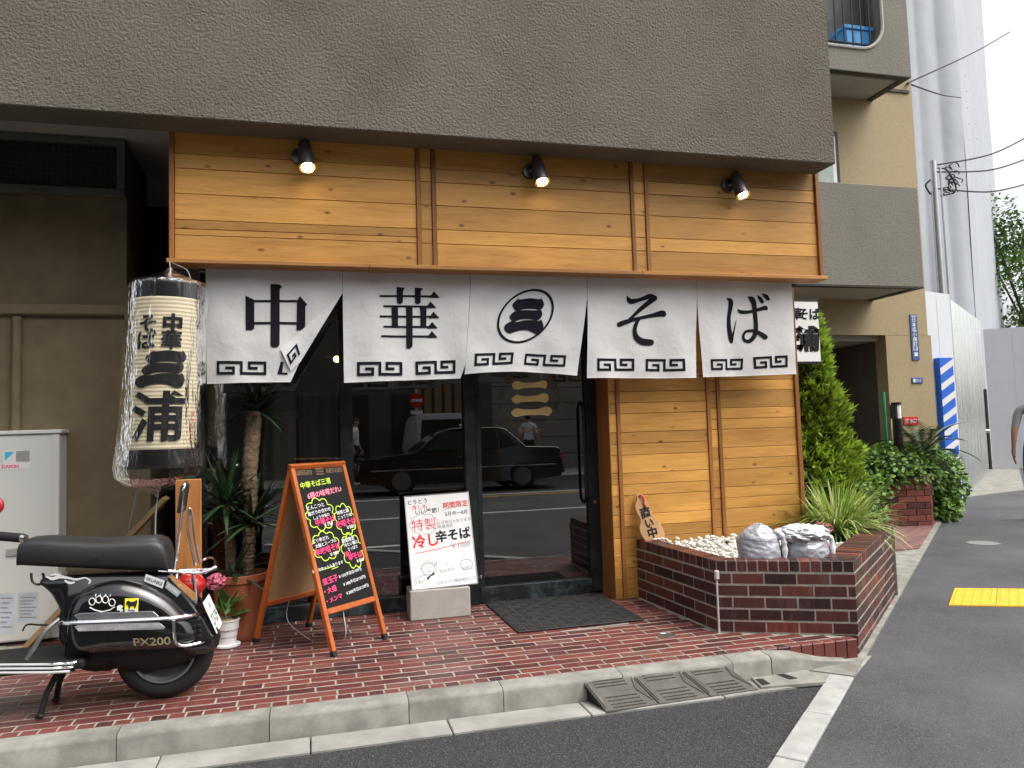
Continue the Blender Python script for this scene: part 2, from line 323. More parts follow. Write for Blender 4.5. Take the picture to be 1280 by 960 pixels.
    def mesh(s, name, mats, off=V((0, 0, 0)), smooth=False, bevel=0, sharp=38, seg=1):
        me = bpy.data.meshes.new(name); me.from_pydata([(x-off[0], y-off[1], z-off[2]) for x, y, z in s.v], [], s.f)
        mats = mats if isinstance(mats, (list, tuple)) else [mats]
        for m in mats: me.materials.append(m)
        if len(mats) > 1: me.polygons.foreach_set('material_index', s.mi)
        if bevel:
            bm = bmesh.new(); bm.from_mesh(me); bm.edges.ensure_lookup_table()
            es = [e for e in bm.edges if len(e.link_faces) == 2 and e.calc_face_angle(0) > radians(35)]
            bmesh.ops.bevel(bm, geom=es, offset=bevel, segments=seg, profile=.5, affect='EDGES', clamp_overlap=True); bm.to_mesh(me); bm.free()
        if smooth:
            me.polygons.foreach_set('use_smooth', [True]*len(me.polygons)); me.set_sharp_from_angle(angle=radians(sharp))
        me.update(); return me
    def build(s, name, mats, parent=None, local=False, smooth=False, bevel=0, sharp=38, seg=1):
        if parent is not None:
            off = V((0, 0, 0)) if local else worldloc(parent); loc = (0, 0, 0)
        elif local: off = V((0, 0, 0)); loc = (0, 0, 0)
        else:
            xs = [v[0] for v in s.v]; ys = [v[1] for v in s.v]; zs = [v[2] for v in s.v]
            off = V(((min(xs)+max(xs))/2, (min(ys)+max(ys))/2, min(zs))); loc = off
        return obj_from(s.mesh(name, mats, off, smooth, bevel, sharp, seg), name, parent, loc)
def area(p): return sum(p[i][0]*p[(i+1) % len(p)][1]-p[(i+1) % len(p)][0]*p[i][1] for i in range(len(p)))/2
def catmull(pts, n=6, closed=False):
    out = []; m = len(pts); P = [list(p) for p in pts]
    for i in range(m if closed else m-1):
        if closed: a, b, c, d = P[(i-1) % m], P[i], P[(i+1) % m], P[(i+2) % m]
        else: a, b, c, d = P[max(i-1, 0)], P[i], P[i+1], P[min(i+2, m-1)]
        for k in range(n):
            t = k/n; out.append([.5*((2*b[q])+(-a[q]+c[q])*t+(2*a[q]-5*b[q]+4*c[q]-d[q])*t*t+(-a[q]+3*b[q]-3*c[q]+d[q])*t**3) for q in range(len(b))])
    if not closed: out.append(P[-1])
    return out
def stroke(mb, pts, fn, n=6, cap=True):
    """variable-width brush stroke: pts = (x, y, width); fn maps (x, y) to a point"""
    S = catmull(pts, n); m = len(S); Lp = []; Rp = []
    for i in range(m):
        a = S[max(i-1, 0)]; b = S[min(i+1, m-1)]; dx, dy = b[0]-a[0], b[1]-a[1]; l = hypot(dx, dy) or 1; w_ = S[i][2]/2
        Lp.append((S[i][0]-dy/l*w_, S[i][1]+dx/l*w_)); Rp.append((S[i][0]+dy/l*w_, S[i][1]-dx/l*w_))
    vs = []; fs = []
    for i in range(m): vs += [fn(*Lp[i]), fn(*Rp[i])]
    fs = [(2*i, 2*i+1, 2*i+3, 2*i+2) for i in range(m-1)]
    mb.add(vs, fs)
    if cap:
        for i, sg in ((0, -1), (m-1, 1)):
            j = 1 if i == 0 else m-2; dx, dy = (S[i][0]-S[j][0]), (S[i][1]-S[j][1]); l = hypot(dx, dy) or 1; w_ = S[i][2]/2; dx /= l; dy /= l
            if w_ < .2: continue
            arc = [(S[i][0]+w_*(cos(q)*(-dy)+sin(q)*dx), S[i][1]+w_*(cos(q)*dx+sin(q)*dy)) for q in [pi*k/6 for k in range(7)]]
            mb.add([fn(*p) for p in arc], [tuple(range(7))])
def strip(mb, path, wd, fn):
    """mitred orthogonal band, subdivided along its length"""
    dense = [path[0]]
    for a, b in zip(path, path[1:]): dense += [(a[0]+(b[0]-a[0])*k/4, a[1]+(b[1]-a[1])*k/4) for k in (1, 2, 3, 4)]
    path = dense
    m = len(path); Lp = []; Rp = []
    for i in range(m):
        d0 = V(path[i])-V(path[i-1]) if i else V(path[1])-V(path[0]); d1 = V(path[i+1])-V(path[i]) if i < m-1 else d0
        d0 = V(d0).normalized(); d1 = V(d1).normalized(); n0 = V((-d0.y, d0.x)); n1 = V((-d1.y, d1.x)); k = n0+n1; k = k/max(.3, k.dot(n0)) if i not in (0, m-1) else n0
        p = V(path[i]); Lp.append(p+k*wd[1 if abs(n0.y) > .5 and 0 else 0]/2); Rp.append(p-k*wd[0]/2)
    vs = []
    for i in range(m): vs += [fn(*Lp[i]), fn(*Rp[i])]
    mb.add(vs, [(2*i, 2*i+1, 2*i+3, 2*i+2) for i in range(m-1)])
def poly(mb, pts, fn, smooth_n=0):
    p = catmull(pts, smooth_n, True) if smooth_n else pts
    bm = bmesh.new(); bm.faces.new([bm.verts.new((a[0], a[1], 0)) for a in p])     # sliced so that it can follow a curved surface
    for ax in (0, 1):
        lo = min(a[ax] for a in p); hi = max(a[ax] for a in p); n = max(1, min(16, int((hi-lo)/14)))
        for k in range(1, n):
            c = [0, 0, 0]; c[ax] = lo+(hi-lo)*k/n; no = [0, 0, 0]; no[ax] = 1
            bmesh.ops.bisect_plane(bm, geom=bm.verts[:]+bm.edges[:]+bm.faces[:], plane_co=c, plane_no=no)
    bm.verts.index_update(); mb.add([fn(v.co.x, v.co.y) for v in bm.verts], [tuple(v.index for v in f.verts) for f in bm.faces]); bm.free()

TXT = {}
def glyphs(body, bold=0.0):
    k = (body, bold)
    if k in TXT: return TXT[k]
    cu = bpy.data.curves.new('glyph', 'FONT'); cu.body = body; cu.size = 1; cu.align_x = 'CENTER'; cu.offset = bold; cu.resolution_u = 3
    o = bpy.data.objects.new('glyph', cu); col.objects.link(o)
    dg = bpy.context.evaluated_depsgraph_get(); me = o.evaluated_get(dg).to_mesh()
    vs = [(v.co.x, v.co.y) for v in me.vertices]; fs = [tuple(p.vertices) for p in me.polygons]
    o.evaluated_get(dg).to_mesh_clear(); bpy.data.objects.remove(o); bpy.data.curves.remove(cu)
    if vs:
        ymin = min(v[1] for v in vs); ymax = max(v[1] for v in vs); xm = (min(v[0] for v in vs)+max(v[0] for v in vs))/2
        vs = [(x-xm, y-(ymin+ymax)/2) for x, y in vs]
    TXT[k] = (vs, fs); return TXT[k]
def text(mb, body, fn, cx, cy, size, bold=0.0, rot=0.0, sx=1.0, slices=0):
    """glyphs centred at (cx, cy) in the surface's own u/v metres; fn(u, v) -> point"""
    vs, fs = glyphs(body, bold); c, s_ = cos(rot), sin(rot)
    if slices:
        bm = bmesh.new(); bv = [bm.verts.new((x, y, 0)) for x, y in vs]
        for f in fs:
            try: bm.faces.new([bv[i] for i in f])
            except ValueError: pass
        x0 = min(v[0] for v in vs); x1 = max(v[0] for v in vs); k = x0
        while k < x1:
            bmesh.ops.bisect_plane(bm, geom=bm.verts[:]+bm.edges[:]+bm.faces[:], plane_co=(k, 0, 0), plane_no=(1, 0, 0)); k += slices
        bm.verts.index_update(); vs = [(v.co.x, v.co.y) for v in bm.verts]; fs = [tuple(v.index for v in f.verts) for f in bm.faces]; bm.free()
    mb.add([fn(cx+size*(x*sx*c-y*s_), cy+size*(x*sx*s_+y*c)) for x, y in vs], fs)
def leafcard(mb, p, d, n, l, w_, bend=.0, seg=2):
    d = V(d).normalized(); n = V(n); sdv = d.cross(n); sdv = sdv.normalized() if sdv.length > 1e-5 else d.orthogonal().normalized(); nn = sdv.cross(d)
    p = V(p); vs = [p]; k = len(mb.v)
    if seg == 1:
        q = p + d*l*.5; e = p+d*l - nn*bend*l
        mb.add([p, q+sdv*w_/2, e, q-sdv*w_/2], [(0, 1, 2, 3)])
    else:
        a = p + d*l*.35 + nn*bend*l*.3; b = p + d*l*.7 + nn*bend*l*.15; e = p+d*l-nn*bend*l*.4
        mb.add([p, a+sdv*w_/2, b+sdv*w_*.35, e, b-sdv*w_*.35, a-sdv*w_/2], [(0, 1, 2, 3, 4, 5)])
def blade(mb, p, d, l, w_, droop, seg=5):
    d = V(d).normalized(); p = V(p); h = V((d.x, d.y, 0)); sdv = V((-d.y, d.x, 0)); sdv = sdv.normalized() if sdv.length > 1e-4 else V((1, 0, 0)); vs = []; q = p.copy(); dd = d.copy()
    for i in range(seg+1):
        k = i/seg; ww = w_*(1-k**2.2)*.5+.0004; vs += [q+sdv*ww, q-sdv*ww]; dd = (dd+V((0, 0, -droop/seg))).normalized(); q = q+dd*l/seg
    mb.add(vs, [(2*i, 2*i+1, 2*i+3, 2*i+2) for i in range(seg)])

# ------------------------------------------------------------------ ground
SD = V((.7366, .6763, 0)); SN = V((-.6763, .7366, 0))          # side street direction and its left-hand normal
RZ = -.115                                                       # road level
ROAD0 = V((1.826, 2.632, 0)); 
def sdp(t, n=0): p = ROAD0 + SD*t + SN*n; return (p.x, p.y)
mb = MB(); mb.add([(-400, -400, RZ-.02), (400, -400, RZ-.02), (400, 400, RZ-.02), (-400, 400, RZ-.02)], [(0, 1, 2, 3)])
tag(mb.build('ground', M('ground_far', (.16, .155, .14), .9, .2, .3), local=True), kind='structure')
# side street: fine old asphalt, right of the white strip
mb = MB(); mb.add([sdp(-14, 0)+(RZ,), sdp(-14, -9)+(RZ,), sdp(60, -9)+(RZ,), sdp(60, 0)+(RZ,)], [(0, 1, 2, 3)])
tag(mb.build('side_street', asph_old, local=True), kind='structure')
# main road: coarse asphalt wedge between gutter and strip, running behind the camera for the view mirrored in the glass
mb = MB(); mb.add([(-40, -9.2, RZ-.004), (40, -9.2, RZ-.004), (40, 3.41, RZ-.004), (-40, 3.41, RZ-.004)], [(0, 1, 2, 3)])
tag(mb.build('road', asph_new, local=True), kind='structure')
for i, (y0, wd) in enumerate(((1.3, .12), (-1.85, .12), (-5.6, .13))):
    mb = MB(); mb.box(-30, y0, RZ-.003, 1.5 if i == 0 else 30, y0+wd, RZ+.005); tag(mb.build('lane_line', white, local=True), kind='structure')
mb = MB(); mb.box(3, -5.1, RZ-.003, 25, -4.98, RZ+.006); tag(mb.build('yellow_lane_line', yellow, local=True), kind='structure')
mb = MB(); mb.box(-40, -13, RZ-.02, 40, -9.2, .02); tag(mb.build('far_pavement', concrete2, local=True), kind='structure')
# white edge strip made of separate segments
es = thing('edge_strip', (2.2, 3.0, RZ), 'pale concrete edging strip between the two asphalts', 'edging')
seg = [-3.2, -2.55, -1.9, -1.25, -.6, -.02, .52, 1.12]
for i in range(len(seg)-1):
    mb = MB(); a, b = seg[i], seg[i+1]-.006; mb.footprint([sdp(a, 0), sdp(b, 0), sdp(b, .115), sdp(a, .115)], RZ-.05, RZ+.012+.002*(i % 2)); mb.build('edging_block', whitestrip, es, bevel=.004)
es['kind'] = 'structure'; del es['label']; del es['category']
# concrete strip alongside the planter and the far pavement
mb = MB(); mb.footprint([sdp(1.12, 0), sdp(30, 0), sdp(30, .2), sdp(1.12, .3)], RZ-.05, RZ+.015); tag(mb.build('gutter_strip', concrete, local=True), kind='structure')
# kerb: separate stones with a rounded front edge, plus the gutter apron
KF = 3.525
kb = thing('kerb', (0, 3.55, RZ), None, None); kb['kind'] = 'structure'
edges = [-3.4, -2.6, -1.98, -1.38, -.79, -.19, .41, .85, 1.45, 2.05, 2.27]
prof = [(KF, RZ-.04), (KF+.004, -.022), (KF+.012, -.008), (KF+.03, -.003), (3.632, 0.002), (3.632, RZ-.04)]
def kerbseg(a, b, name='kerb_stone'):
    mb = MB(); mb.prism([(p[0], p[1]) for p in prof], lambda y, z, d: (d, y, z), a, b); return mb.build(name, concrete, kb, smooth=True, sharp=50)
for i in range(len(edges)-1): kerbseg(edges[i]+.0018, edges[i+1]-.0018)
mb = MB()   # sloping end stone that drops to the road
a0, a1 = 2.273, 2.78
vs = []
for x, k in ((a0, 1), (2.45, .8), (2.62, .35), (a1, .12)):
    for y, z in prof: vs.append((x, y+(.06*(1-k)), RZ-.04 if z < -.1 else RZ+.012+(z-RZ-.012)*k))
n = len(prof); mb.add(vs, [(i*n+j, (i+1)*n+j, (i+1)*n+j+1, i*n+j+1) for i in range(3) for j in range(n-1)] + [tuple(range(3*n, 4*n))]); mb.build('kerb_end_stone', concrete, kb, smooth=True)
ga = thing('gutter', (0, 3.46, RZ), None, None); ga['kind'] = 'structure'
for a, b in ((-3.4, -2.2), (-2.2, -1.2), (-1.2, -.62), (-.62, -.02), (-.02, .58), (.58, 1.22), (1.22, 1.9)):
    mb = MB(); mb.footprint([(a+.003, 3.36), (b-.003, 3.36), (b-.003, KF-.001), (a+.003, KF-.001)], RZ-.05, RZ+.008); mb.build('gutter_slab', concrete2, ga, bevel=.004)
mb = MB(); mb.footprint([(1.9, 3.36), (2.64, 3.385), (2.99, 3.67), (2.86, 3.66), (2.78, 3.58), (2.2, KF-.001), (1.9, KF-.001)], RZ-.05, RZ+.009); mb.build('gutter_slab', concrete, ga, bevel=.004)
# slotted concrete drain cover with dark slots
dc = thing('drain_cover', (2.2, 3.45, RZ), 'slotted pale concrete drain cover beside the ramp end', 'drain cover')
p = [G(951, 860, RZ+.014), G(1033, 853, RZ+.014), G(1008, 838, RZ+.014), G(938, 847, RZ+.014)]
mb = MB(); mb.footprint([(q.x, q.y) for q in p], RZ, RZ+.02); mb.build('cover_slab', concrete, dc, bevel=.003)
for a, b in (((944, 849), (959, 856)), ((971, 843), (993, 849))):
    q = [G(a[0], a[1], RZ+.022), G(a[0]+9, a[1]-1, RZ+.022), G(b[0]+4, b[1]-1.5, RZ+.022), G(b[0]-6, b[1], RZ+.022)]
    mb = MB(); mb.footprint([(v.x, v.y) for v in q], RZ+.016, RZ+.0225); mb.build('slot', black, dc)
mb = MB(); q = [G(937, 846.5, RZ+.02), G(994, 838, RZ+.02)]; mb.bar(q[0]+V((0, .006, .006)), q[1]+V((0, .006, .006)), .012, .012); mb.build('gap', black, dc)
# ramp of three plates bridging the kerb
rp = thing('kerb_ramp', (1.7, 3.45, RZ), 'dark grey three-plate ribbed ramp set against the kerb', 'ramp')
A0, A1, B0, B1 = V((1.275, 3.515, -.012)), V((2.03, 3.515, -.012)), V((1.275, 3.265, RZ+.012)), V((2.03, 3.285, RZ+.012))
A0 = G(727, 851, -.015); A1 = G(904, 829, -.015); B0 = G(757, 889, RZ+.014); B1 = G(949, 861, RZ+.014)
for i in range(3):
    a = A0.lerp(A1, i/3+.004); b = A0.lerp(A1, (i+1)/3-.004); c = B0.lerp(B1, (i+1)/3-.004); d = B0.lerp(B1, i/3+.004)
    up_n = (b-a).cross(d-a).normalized()
    if up_n.z < 0: up_n = -up_n
    mb = MB(); lo = V((0, 0, -.012)); mb.add([a, b, c, d, a+lo, b+lo, c+lo, d+lo], [(3, 2, 1, 0), (4, 5, 6, 7), (0, 1, 5, 4), (1, 2, 6, 5), (2, 3, 7, 6), (3, 0, 4, 7)]); pl = mb.build('ramp_plate', greypl, rp, bevel=.002)
    def on(u, v, h=0): return a.lerp(b, u).lerp(d.lerp(c, u), v) + up_n*h
    rb = MB()
    for k in range(6):           # ribs fanning in two triangles, studs elsewhere
        rb.bar(on(.04+.02*k, .12+.07*k, .001), on(.04+.02*k, .9-.06*k, .001), .006, .006); rb.bar(on(.96-.02*k, .1+.06*k, .001), on(.96-.02*k, .88-.07*k, .001), .006, .006)
    for u in range(9):
        for v in (.08, .17, .27, .62, .73, .84, .93): rb.box(*(on(.2+.07*u, v, -.002)-V((.007, .005, 0))), *(on(.2+.07*u, v, .004)+V((.007, .005, 0))))
    rb.build('rib', greypl, pl)
mb = MB()
for t in (.02, .34, .66, .98):
    a = A0.lerp(A1, t); d = B0.lerp(B1, t); mb.add([a+V((0, 0, -.01)), d+V((0, 0, -.01)), V((a.x, a.y, RZ)), a+V((.012, 0, -.01)), d+V((.012, 0, -.01)), V((a.x+.012, a.y, RZ))], [(0, 1, 2), (5, 4, 3), (0, 2, 5, 3), (1, 0, 3, 4), (2, 1, 4, 5)])
mb.build('ramp_web', black, rp)
# ------------------------------------------------------------------ brick pavement in front of the shop
pv = MB(); pv.footprint([(-3.4, 3.652), (2.862, 3.652), (2.88, 3.69), (2.4, 4.1), (2.4, 5.6), (-3.4, 5.6)], -.12, -.0018); pav = pv.build('pavement', mortar); pav['kind'] = 'structure'
bw, bl, gp = .0655, .2125, .0095
bm_ = MB(); bm_.box(-.5, -bw/2, -.03, .5, bw/2, 0); brick_me = bm_.mesh('paver', paver, bevel=.0025)
hd_ = MB(); hd_.box(-.5, -.03, -.105, .5, .03, 0); head_me = hd_.mesh('paver_edge', paver, bevel=.004)
PO = worldloc(pav)
spots = []
def right_lim(y):
    if y < 4.03: return 2.245+(4.03-y)*1.9 if y < 4.03 else 2.24
    return 2.245+(.0 if y < 4.1 else -.03*(y-4.1))
x = -2.9; k = 0
while x < 2.86:
    spots.append((x+.031, 3.672, .0625, 0, 1)); x += .0715
y = 3.7095+bw/2; row = 0
while y < 5.36:
    x = -3.0 + (row % 2)*.111 + .012*sin(row*1.7); xr = min(2.865, right_lim(y))
    while x < xr-.03:
        ln = min(bl, xr-x); ln = ln if ln < bl else bl
        spots.append((x+ln/2, y, ln, R.uniform(-.002, .002), 0)); x += bl+gp
    y += bw+gp; row += 1
spots = [s for s in spots if s[0] > -1.75]
spots.sort(key=lambda s: hypot(s[0], s[1]) + (0 if not s[4] else -.3))
far = MB()
for i, (x, y, ln, dz, hd) in enumerate(spots):
    j = R.uniform(-.0018, .0018)
    if i < 300: obj_from(head_me if hd else brick_me, 'brick', pav, V((x, y, j*.6))-PO, (R.uniform(-.006, .006), R.uniform(-.004, .004), R.uniform(-.006, .006)), (ln, 1, 1))
    else: far.box(x-ln/2, y-bw/2, -.03, x+ln/2, y+bw/2, j*.6)
o = far.build('bricks_beyond', paver, pav, bevel=.002); o['kind'] = 'stuff'
# ------------------------------------------------------------------ the building
OB, OZ = 4.50, 3.02
bd = thing('concrete_building', (1, 6, 0), 'dark brown rough-stucco apartment building overhanging the wooden shopfront', 'building')
mb = MB(); mb.box(-4.2, OB, OZ, 3.62, 4.735, 7.5); mb.build('overhang_wall', stucco, bd, bevel=.006)
mb = MB(); mb.box(-4.2, 4.735, 3.28, 3.55, 9.2, 7.4); mb.build('upper_storeys', stucco2, bd)
mb = MB(); mb.box(-4.2, 4.737, 3.2, 3.52, 8.4, 3.278); mb.build('soffit', soffit, bd)
mb = MB(); mb.box(-.8, 4.737, 3.052, 3.5, 4.762, 3.2); mb.build('soffit_strip', soffit, bd)
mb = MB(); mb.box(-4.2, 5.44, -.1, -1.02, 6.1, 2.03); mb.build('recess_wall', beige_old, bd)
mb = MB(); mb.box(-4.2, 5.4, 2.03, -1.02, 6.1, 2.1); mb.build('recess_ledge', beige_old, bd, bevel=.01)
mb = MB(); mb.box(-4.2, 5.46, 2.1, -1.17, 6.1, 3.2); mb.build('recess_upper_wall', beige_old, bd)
mb = MB(); mb.box(-2.6, 4.74, -.1, -2.5, 5.46, 3.2); mb.build('recess_light_blocker', beige_old, bd)  # unseen wall added out of view to cut side light and darken the recess
mb = MB(); mb.box(-4.2, 6.9, -.1, -.82, 7.0, 3.2); mb.box(-.86, 5.36, 2.2, -.805, 6.9, 3.2); mb.build('recess_back_wall', darkpaint, bd)
mb = MB(); mb.box(-.72, 5.4, 2.2, 3.55, 5.44, 3.2); mb.box(2.1, 5.36, -.1, 3.56, 5.42, 2.2); mb.build('shop_back_partition', darkpaint, bd)
mb = MB(); mb.tube([(W(20, 500, 5.42).x, 5.42, .0), (W(20, 500, 5.42).x, 5.42, 2.02)], .028, 10); mb.build('drain_pipe', beige_old, bd, smooth=True)
# side bays stepping back along the side street
def balcony(z0, z1, Y, xr, xl, opening=None):
    b = MB()
    if opening is None: b.box(xl, Y, z0, xr, Y+.14, z1); b.build('balcony_wall', stucco2, bd, bevel=.008)
    else:
        ox0, ox1, oz0, oz1 = opening; rr = .34; pts = []
        arc = [(ox1-rr+rr*cos(q), oz0+rr+rr*sin(q)) for q in [-pi/2+pi/2*k/8 for k in range(9)]]
        pa = [(xl, z0), (xr, z0), (xr, z1), (ox1, z1)] + arc[::-1] + [(ox0, oz0), (xl, oz0)]
        b.prism(pa[::-1], lambda a, c, d: (a, d, c), Y+.14, Y); b.build('balcony_wall', stucco2, bd)
        rim = MB(); path = [(ox0, Y-.004, oz0)] + [(a, Y-.004, c) for a, c in arc] + [(ox1, Y-.004, z1)]; rim.tube(path, .02, 6); rim.build('opening_rim', soffit, bd, smooth=True)
    b = MB(); b.box(xl, Y+.14, z0+.002, xr-.1, 8.3, z0+.1); b.build('balcony_floor', soffit, bd)
    b = MB(); b.box(xr-.1, Y+.142, z0, xr-.003, 8.3, z1-.01); b.build('balcony_side', stucco2, bd)
    b = MB(); b.box(xl, Y-.002, z0-.012, xr, Y+.09, z0-.0005); b.box(xr-.09, Y+.09, z0-.012, xr, 8.3, z0-.0005); b.build('drip_edge', darkpaint, bd)
BX = 7.12
balcony(2.78, 4.0, 7.44, BX, 3.9)
UX, UZ, OX, OZ2 = W(1139, 96, 7.62).x, W(1139, 96, 7.62).z, W(1101, 8, 7.62).x, W(1062, 59, 7.62).z
balcony(UZ, 7.6, 7.62, UX, 4.2, (4.5, OX, OZ2, 7.6))
wl = MB(); wl.box(5.9, 8.3, 2.32, 7.95, 8.5, 9.5); wl.box(7.28, 8.302, -.12, 8.0, 8.5, 2.32); wl.build('beige_wall', beige, bd)
wl = MB(); wl.box(3.9, 8.32, -.12, 6.0, 8.5, 5.3); wl.build('beige_wall', beige, bd)
wl = MB(); wl.box(6.0, 9.6, -.12, 7.4, 9.7, 2.4); wl.box(7.28, 8.5, -.12, 7.32, 9.6, 2.4); wl.build('entrance_recess', M('entrance_dark', (.075, .06, .045), .7), bd)
wl = MB(); wl.box(6.0, 8.42, 2.26, 7.28, 9.6, 2.32); wl.build('entrance_ceiling', soffit, bd)
wn = MB(); wn.box(5.9, 8.285, 4.02, 6.72, 8.299, 5.0); wf = wn.build('window', frame_dk, bd)
wn = MB(); wn.box(5.95, 8.27, 4.05, 6.66, 8.284, 4.93); wn.build('frame', white, wf)
wn = MB(); wn.box(6.0, 8.262, 4.1, 6.6, 8.269, 4.88); wn.build('pane', M('window_pane', (.42, .47, .43), .15, .3, 6), wf)
mb = MB(); jz = W(1121, 113, 8.28).z; mb.box(W(1106, 113, 8.28).x, 8.28, jz-.02, 7.9, 8.299, jz+.02); mb.build('expansion_joint', darkpaint, bd)
mb = MB()
for k in range(16): mb.cyl((OX-.12-k*.125, 7.7, OZ2-.02), (OX-.12-k*.125, 7.7, 7.6), .011, n=6)
mb.cyl((4.5, 7.7, OZ2+.1), (OX+.02, 7.7, OZ2+.1), .014, n=6); mb.build('balcony_railing', black, bd, smooth=True)
mb = MB(); mb.box(4.4, 8.22, UZ+.1, UX-.12, 8.27, 7.6); mb.build('balcony_back_wall', M('balcony_grey', (.2, .2, .19), .7), bd)  # even neutral grey back wall of the upper balcony
mb = MB(); mb.box(4.6, 8.18, OZ2+.12, 6.35, 8.219, 7.6); wf = mb.build('balcony_window', white, bd)
for a, b in ((4.7, 5.3), (5.36, 5.98)): mb = MB(); mb.box(a, 8.165, OZ2+.42, b+.2, 8.179, 7.6); mb.build('pane', M('window_pane', (.42, .47, .43), .15), wf)
# blue crate on the balcony
CX0 = W(1070, 36, 7.8).x
ct = thing('blue_crate', (6.0, 7.85, OZ2+.06), 'bright blue plastic crate behind the upper balcony railing', 'crate')
mb = MB(); mb.prism([(-.17, 0), (.17, 0), (.2, .3), (-.2, .3)], lambda a, c, d: (CX0+a, d, OZ2+.06+c), 8.0, 7.76); mb.build('crate_body', crateblue, ct, bevel=.01)
mb = MB(); mb.box(CX0-.22, 7.74, OZ2+.32, CX0+.22, 8.02, OZ2+.37); mb.build('crate_rim', crateblue, ct, bevel=.006)
mb = MB(); mb.box(4.5, 7.77, UZ+.1, UX-.12, 8.1, OZ2+.06); mb.build('balcony_shelf', soffit, bd)
# duct grille in the recess
dg_ = thing('duct_grille', (-1.9, 5.4, 2.8), 'wide dark mesh ventilation duct under the soffit', 'duct')
a = W(0, 165, 5.4); x0, x1, z0, z1 = -3.2, -1.16, 2.81, 3.195
mb = MB(); mb.box(x0, 5.42, z0+.03, x1-.03, 5.455, z1); mb.build('duct_box', darkpaint, dg_)
mb = MB(); mb.box(x0, 5.36, z0, x1, 5.42, z0+.05); mb.box(x0, 5.36, z1-.04, x1, 5.42, z1); mb.box(x1-.05, 5.361, z0+.05, x1-.001, 5.42, z1-.04); mb.build('duct_frame', M('duct_paint', (.11, .105, .09), .6), dg_, bevel=.004)
mb = MB()
for k in range(60): mb.box(x1-.06-k*.034, 5.395, z0+.05, x1-.056-k*.034, 5.4, z1-.04)
for k in range(9): mb.box(x0, 5.4005, z0+.07+k*.034, x1-.05, 5.404, z0+.074+k*.034)
mb.build('mesh_grid', M('mesh_wire', (.05, .05, .05), .5), dg_)

# ------------------------------------------------------------------ wooden sign board
BY, BX0, BX1, BZ0, BZ1 = 4.76, -.79, 3.655, 2.262, 3.05
sb = thing('sign_board', (1.4, 4.8, BZ0), 'long golden larch plank fascia above the white shop curtain', 'sign board')
mb = MB(); mb.box(BX0+.01, BY+.016, BZ0, BX1-.01, BY+.12, BZ1-.004); mb.build('backing_board', trimm, sb)
fr = [0, .145, .235, .388, .545, .638, .79]
bays = [(BX0+.028, .668), (.696, .768), (.796, 2.148), (2.176, 2.256), (2.284, BX1-.03)]
def plank(x0, x1, z0, z1, y, parent, mat, th=.016, name='plank'):
    me = MB(); cx, cz = (x0+x1)/2, (z0+z1)/2; hx, hz = (x1-x0)/2, (z1-z0)/2-.0017
    me.box(-hx, -th, -hz, hx, 0, hz); o = obj_from(me.mesh(name, mat, bevel=.0016), name, parent, V((cx, y+R.uniform(-.0008, .0008), cz))-worldloc(parent)); return o
for bi, (x0, x1) in enumerate(bays):
    f2 = list(fr)
    if bi == 0: f2 = [0, .145, .235, .388, .545, .6, .638, .79]
    for i in range(len(f2)-1):
        plank(x0+.001, x1-.001, BZ1-f2[i+1], BZ1-f2[i], BY+.016, sb, plankm)
def batten(x0, x1, z0, z1, y, parent, pr=.02):
    me = MB(); me.box(x0, y-pr, z0, x1, y+.016, z1); me.build('batten', trimm, parent, bevel=.002)
for x in (.669, .769, 2.149, 2.257): batten(x, x+.026, BZ0+.002, BZ1-.006, BY, sb, .012)
batten(BX0, BX0+.027, BZ0+.002, BZ1-.004, BY, sb, .02); batten(BX1-.029, BX1, BZ0+.002, BZ1-.004, BY, sb, .02)
for a, b in ((BX0-.012, .36), (.36, 2.2), (2.2, BX1+.014)): 
    mb = MB(); mb.box(a+.001, BY-.045, BZ0-.026, b-.001, BY+.12, BZ0); mb.build('ledge', ledgem, sb, bevel=.003)
# ------------------------------------------------------------------ lower wooden wall
WY = 5.05
ww = thing('plank_wall', (2.8, 5.1, 0), 'golden larch plank wall beside the glass door above the brick planter', 'wooden wall')
mb = MB(); mb.box(2.06, WY+.017, 0, 3.585, 5.355, 2.235); mb.build('wall_core', trimm, ww)
mb = MB(); mb.box(2.046, WY+.002, 0.001, 2.0595, 5.35, 2.234); mb.build('door_jamb', trimm, ww)
bays = [(2.048, 2.102), (2.132, 2.818), (2.85, 2.902), (2.936, 3.566)]
for bi, (x0, x1) in enumerate(bays):
    z = .0; i = 0
    while z < 2.2:
        h = [.135, .078, .08, .128, .08, .082][(i+bi//2) % 6]; plank(x0+.001, x1-.001, z, min(z+h, 2.236), WY+.016, ww, plankm); z += h; i += 1
for x in (2.103, 2.819, 2.903): batten(x, x+.028, .002, 2.23, WY, ww, .012)
batten(3.567, 3.6, .002, 2.232, WY, ww, .018)
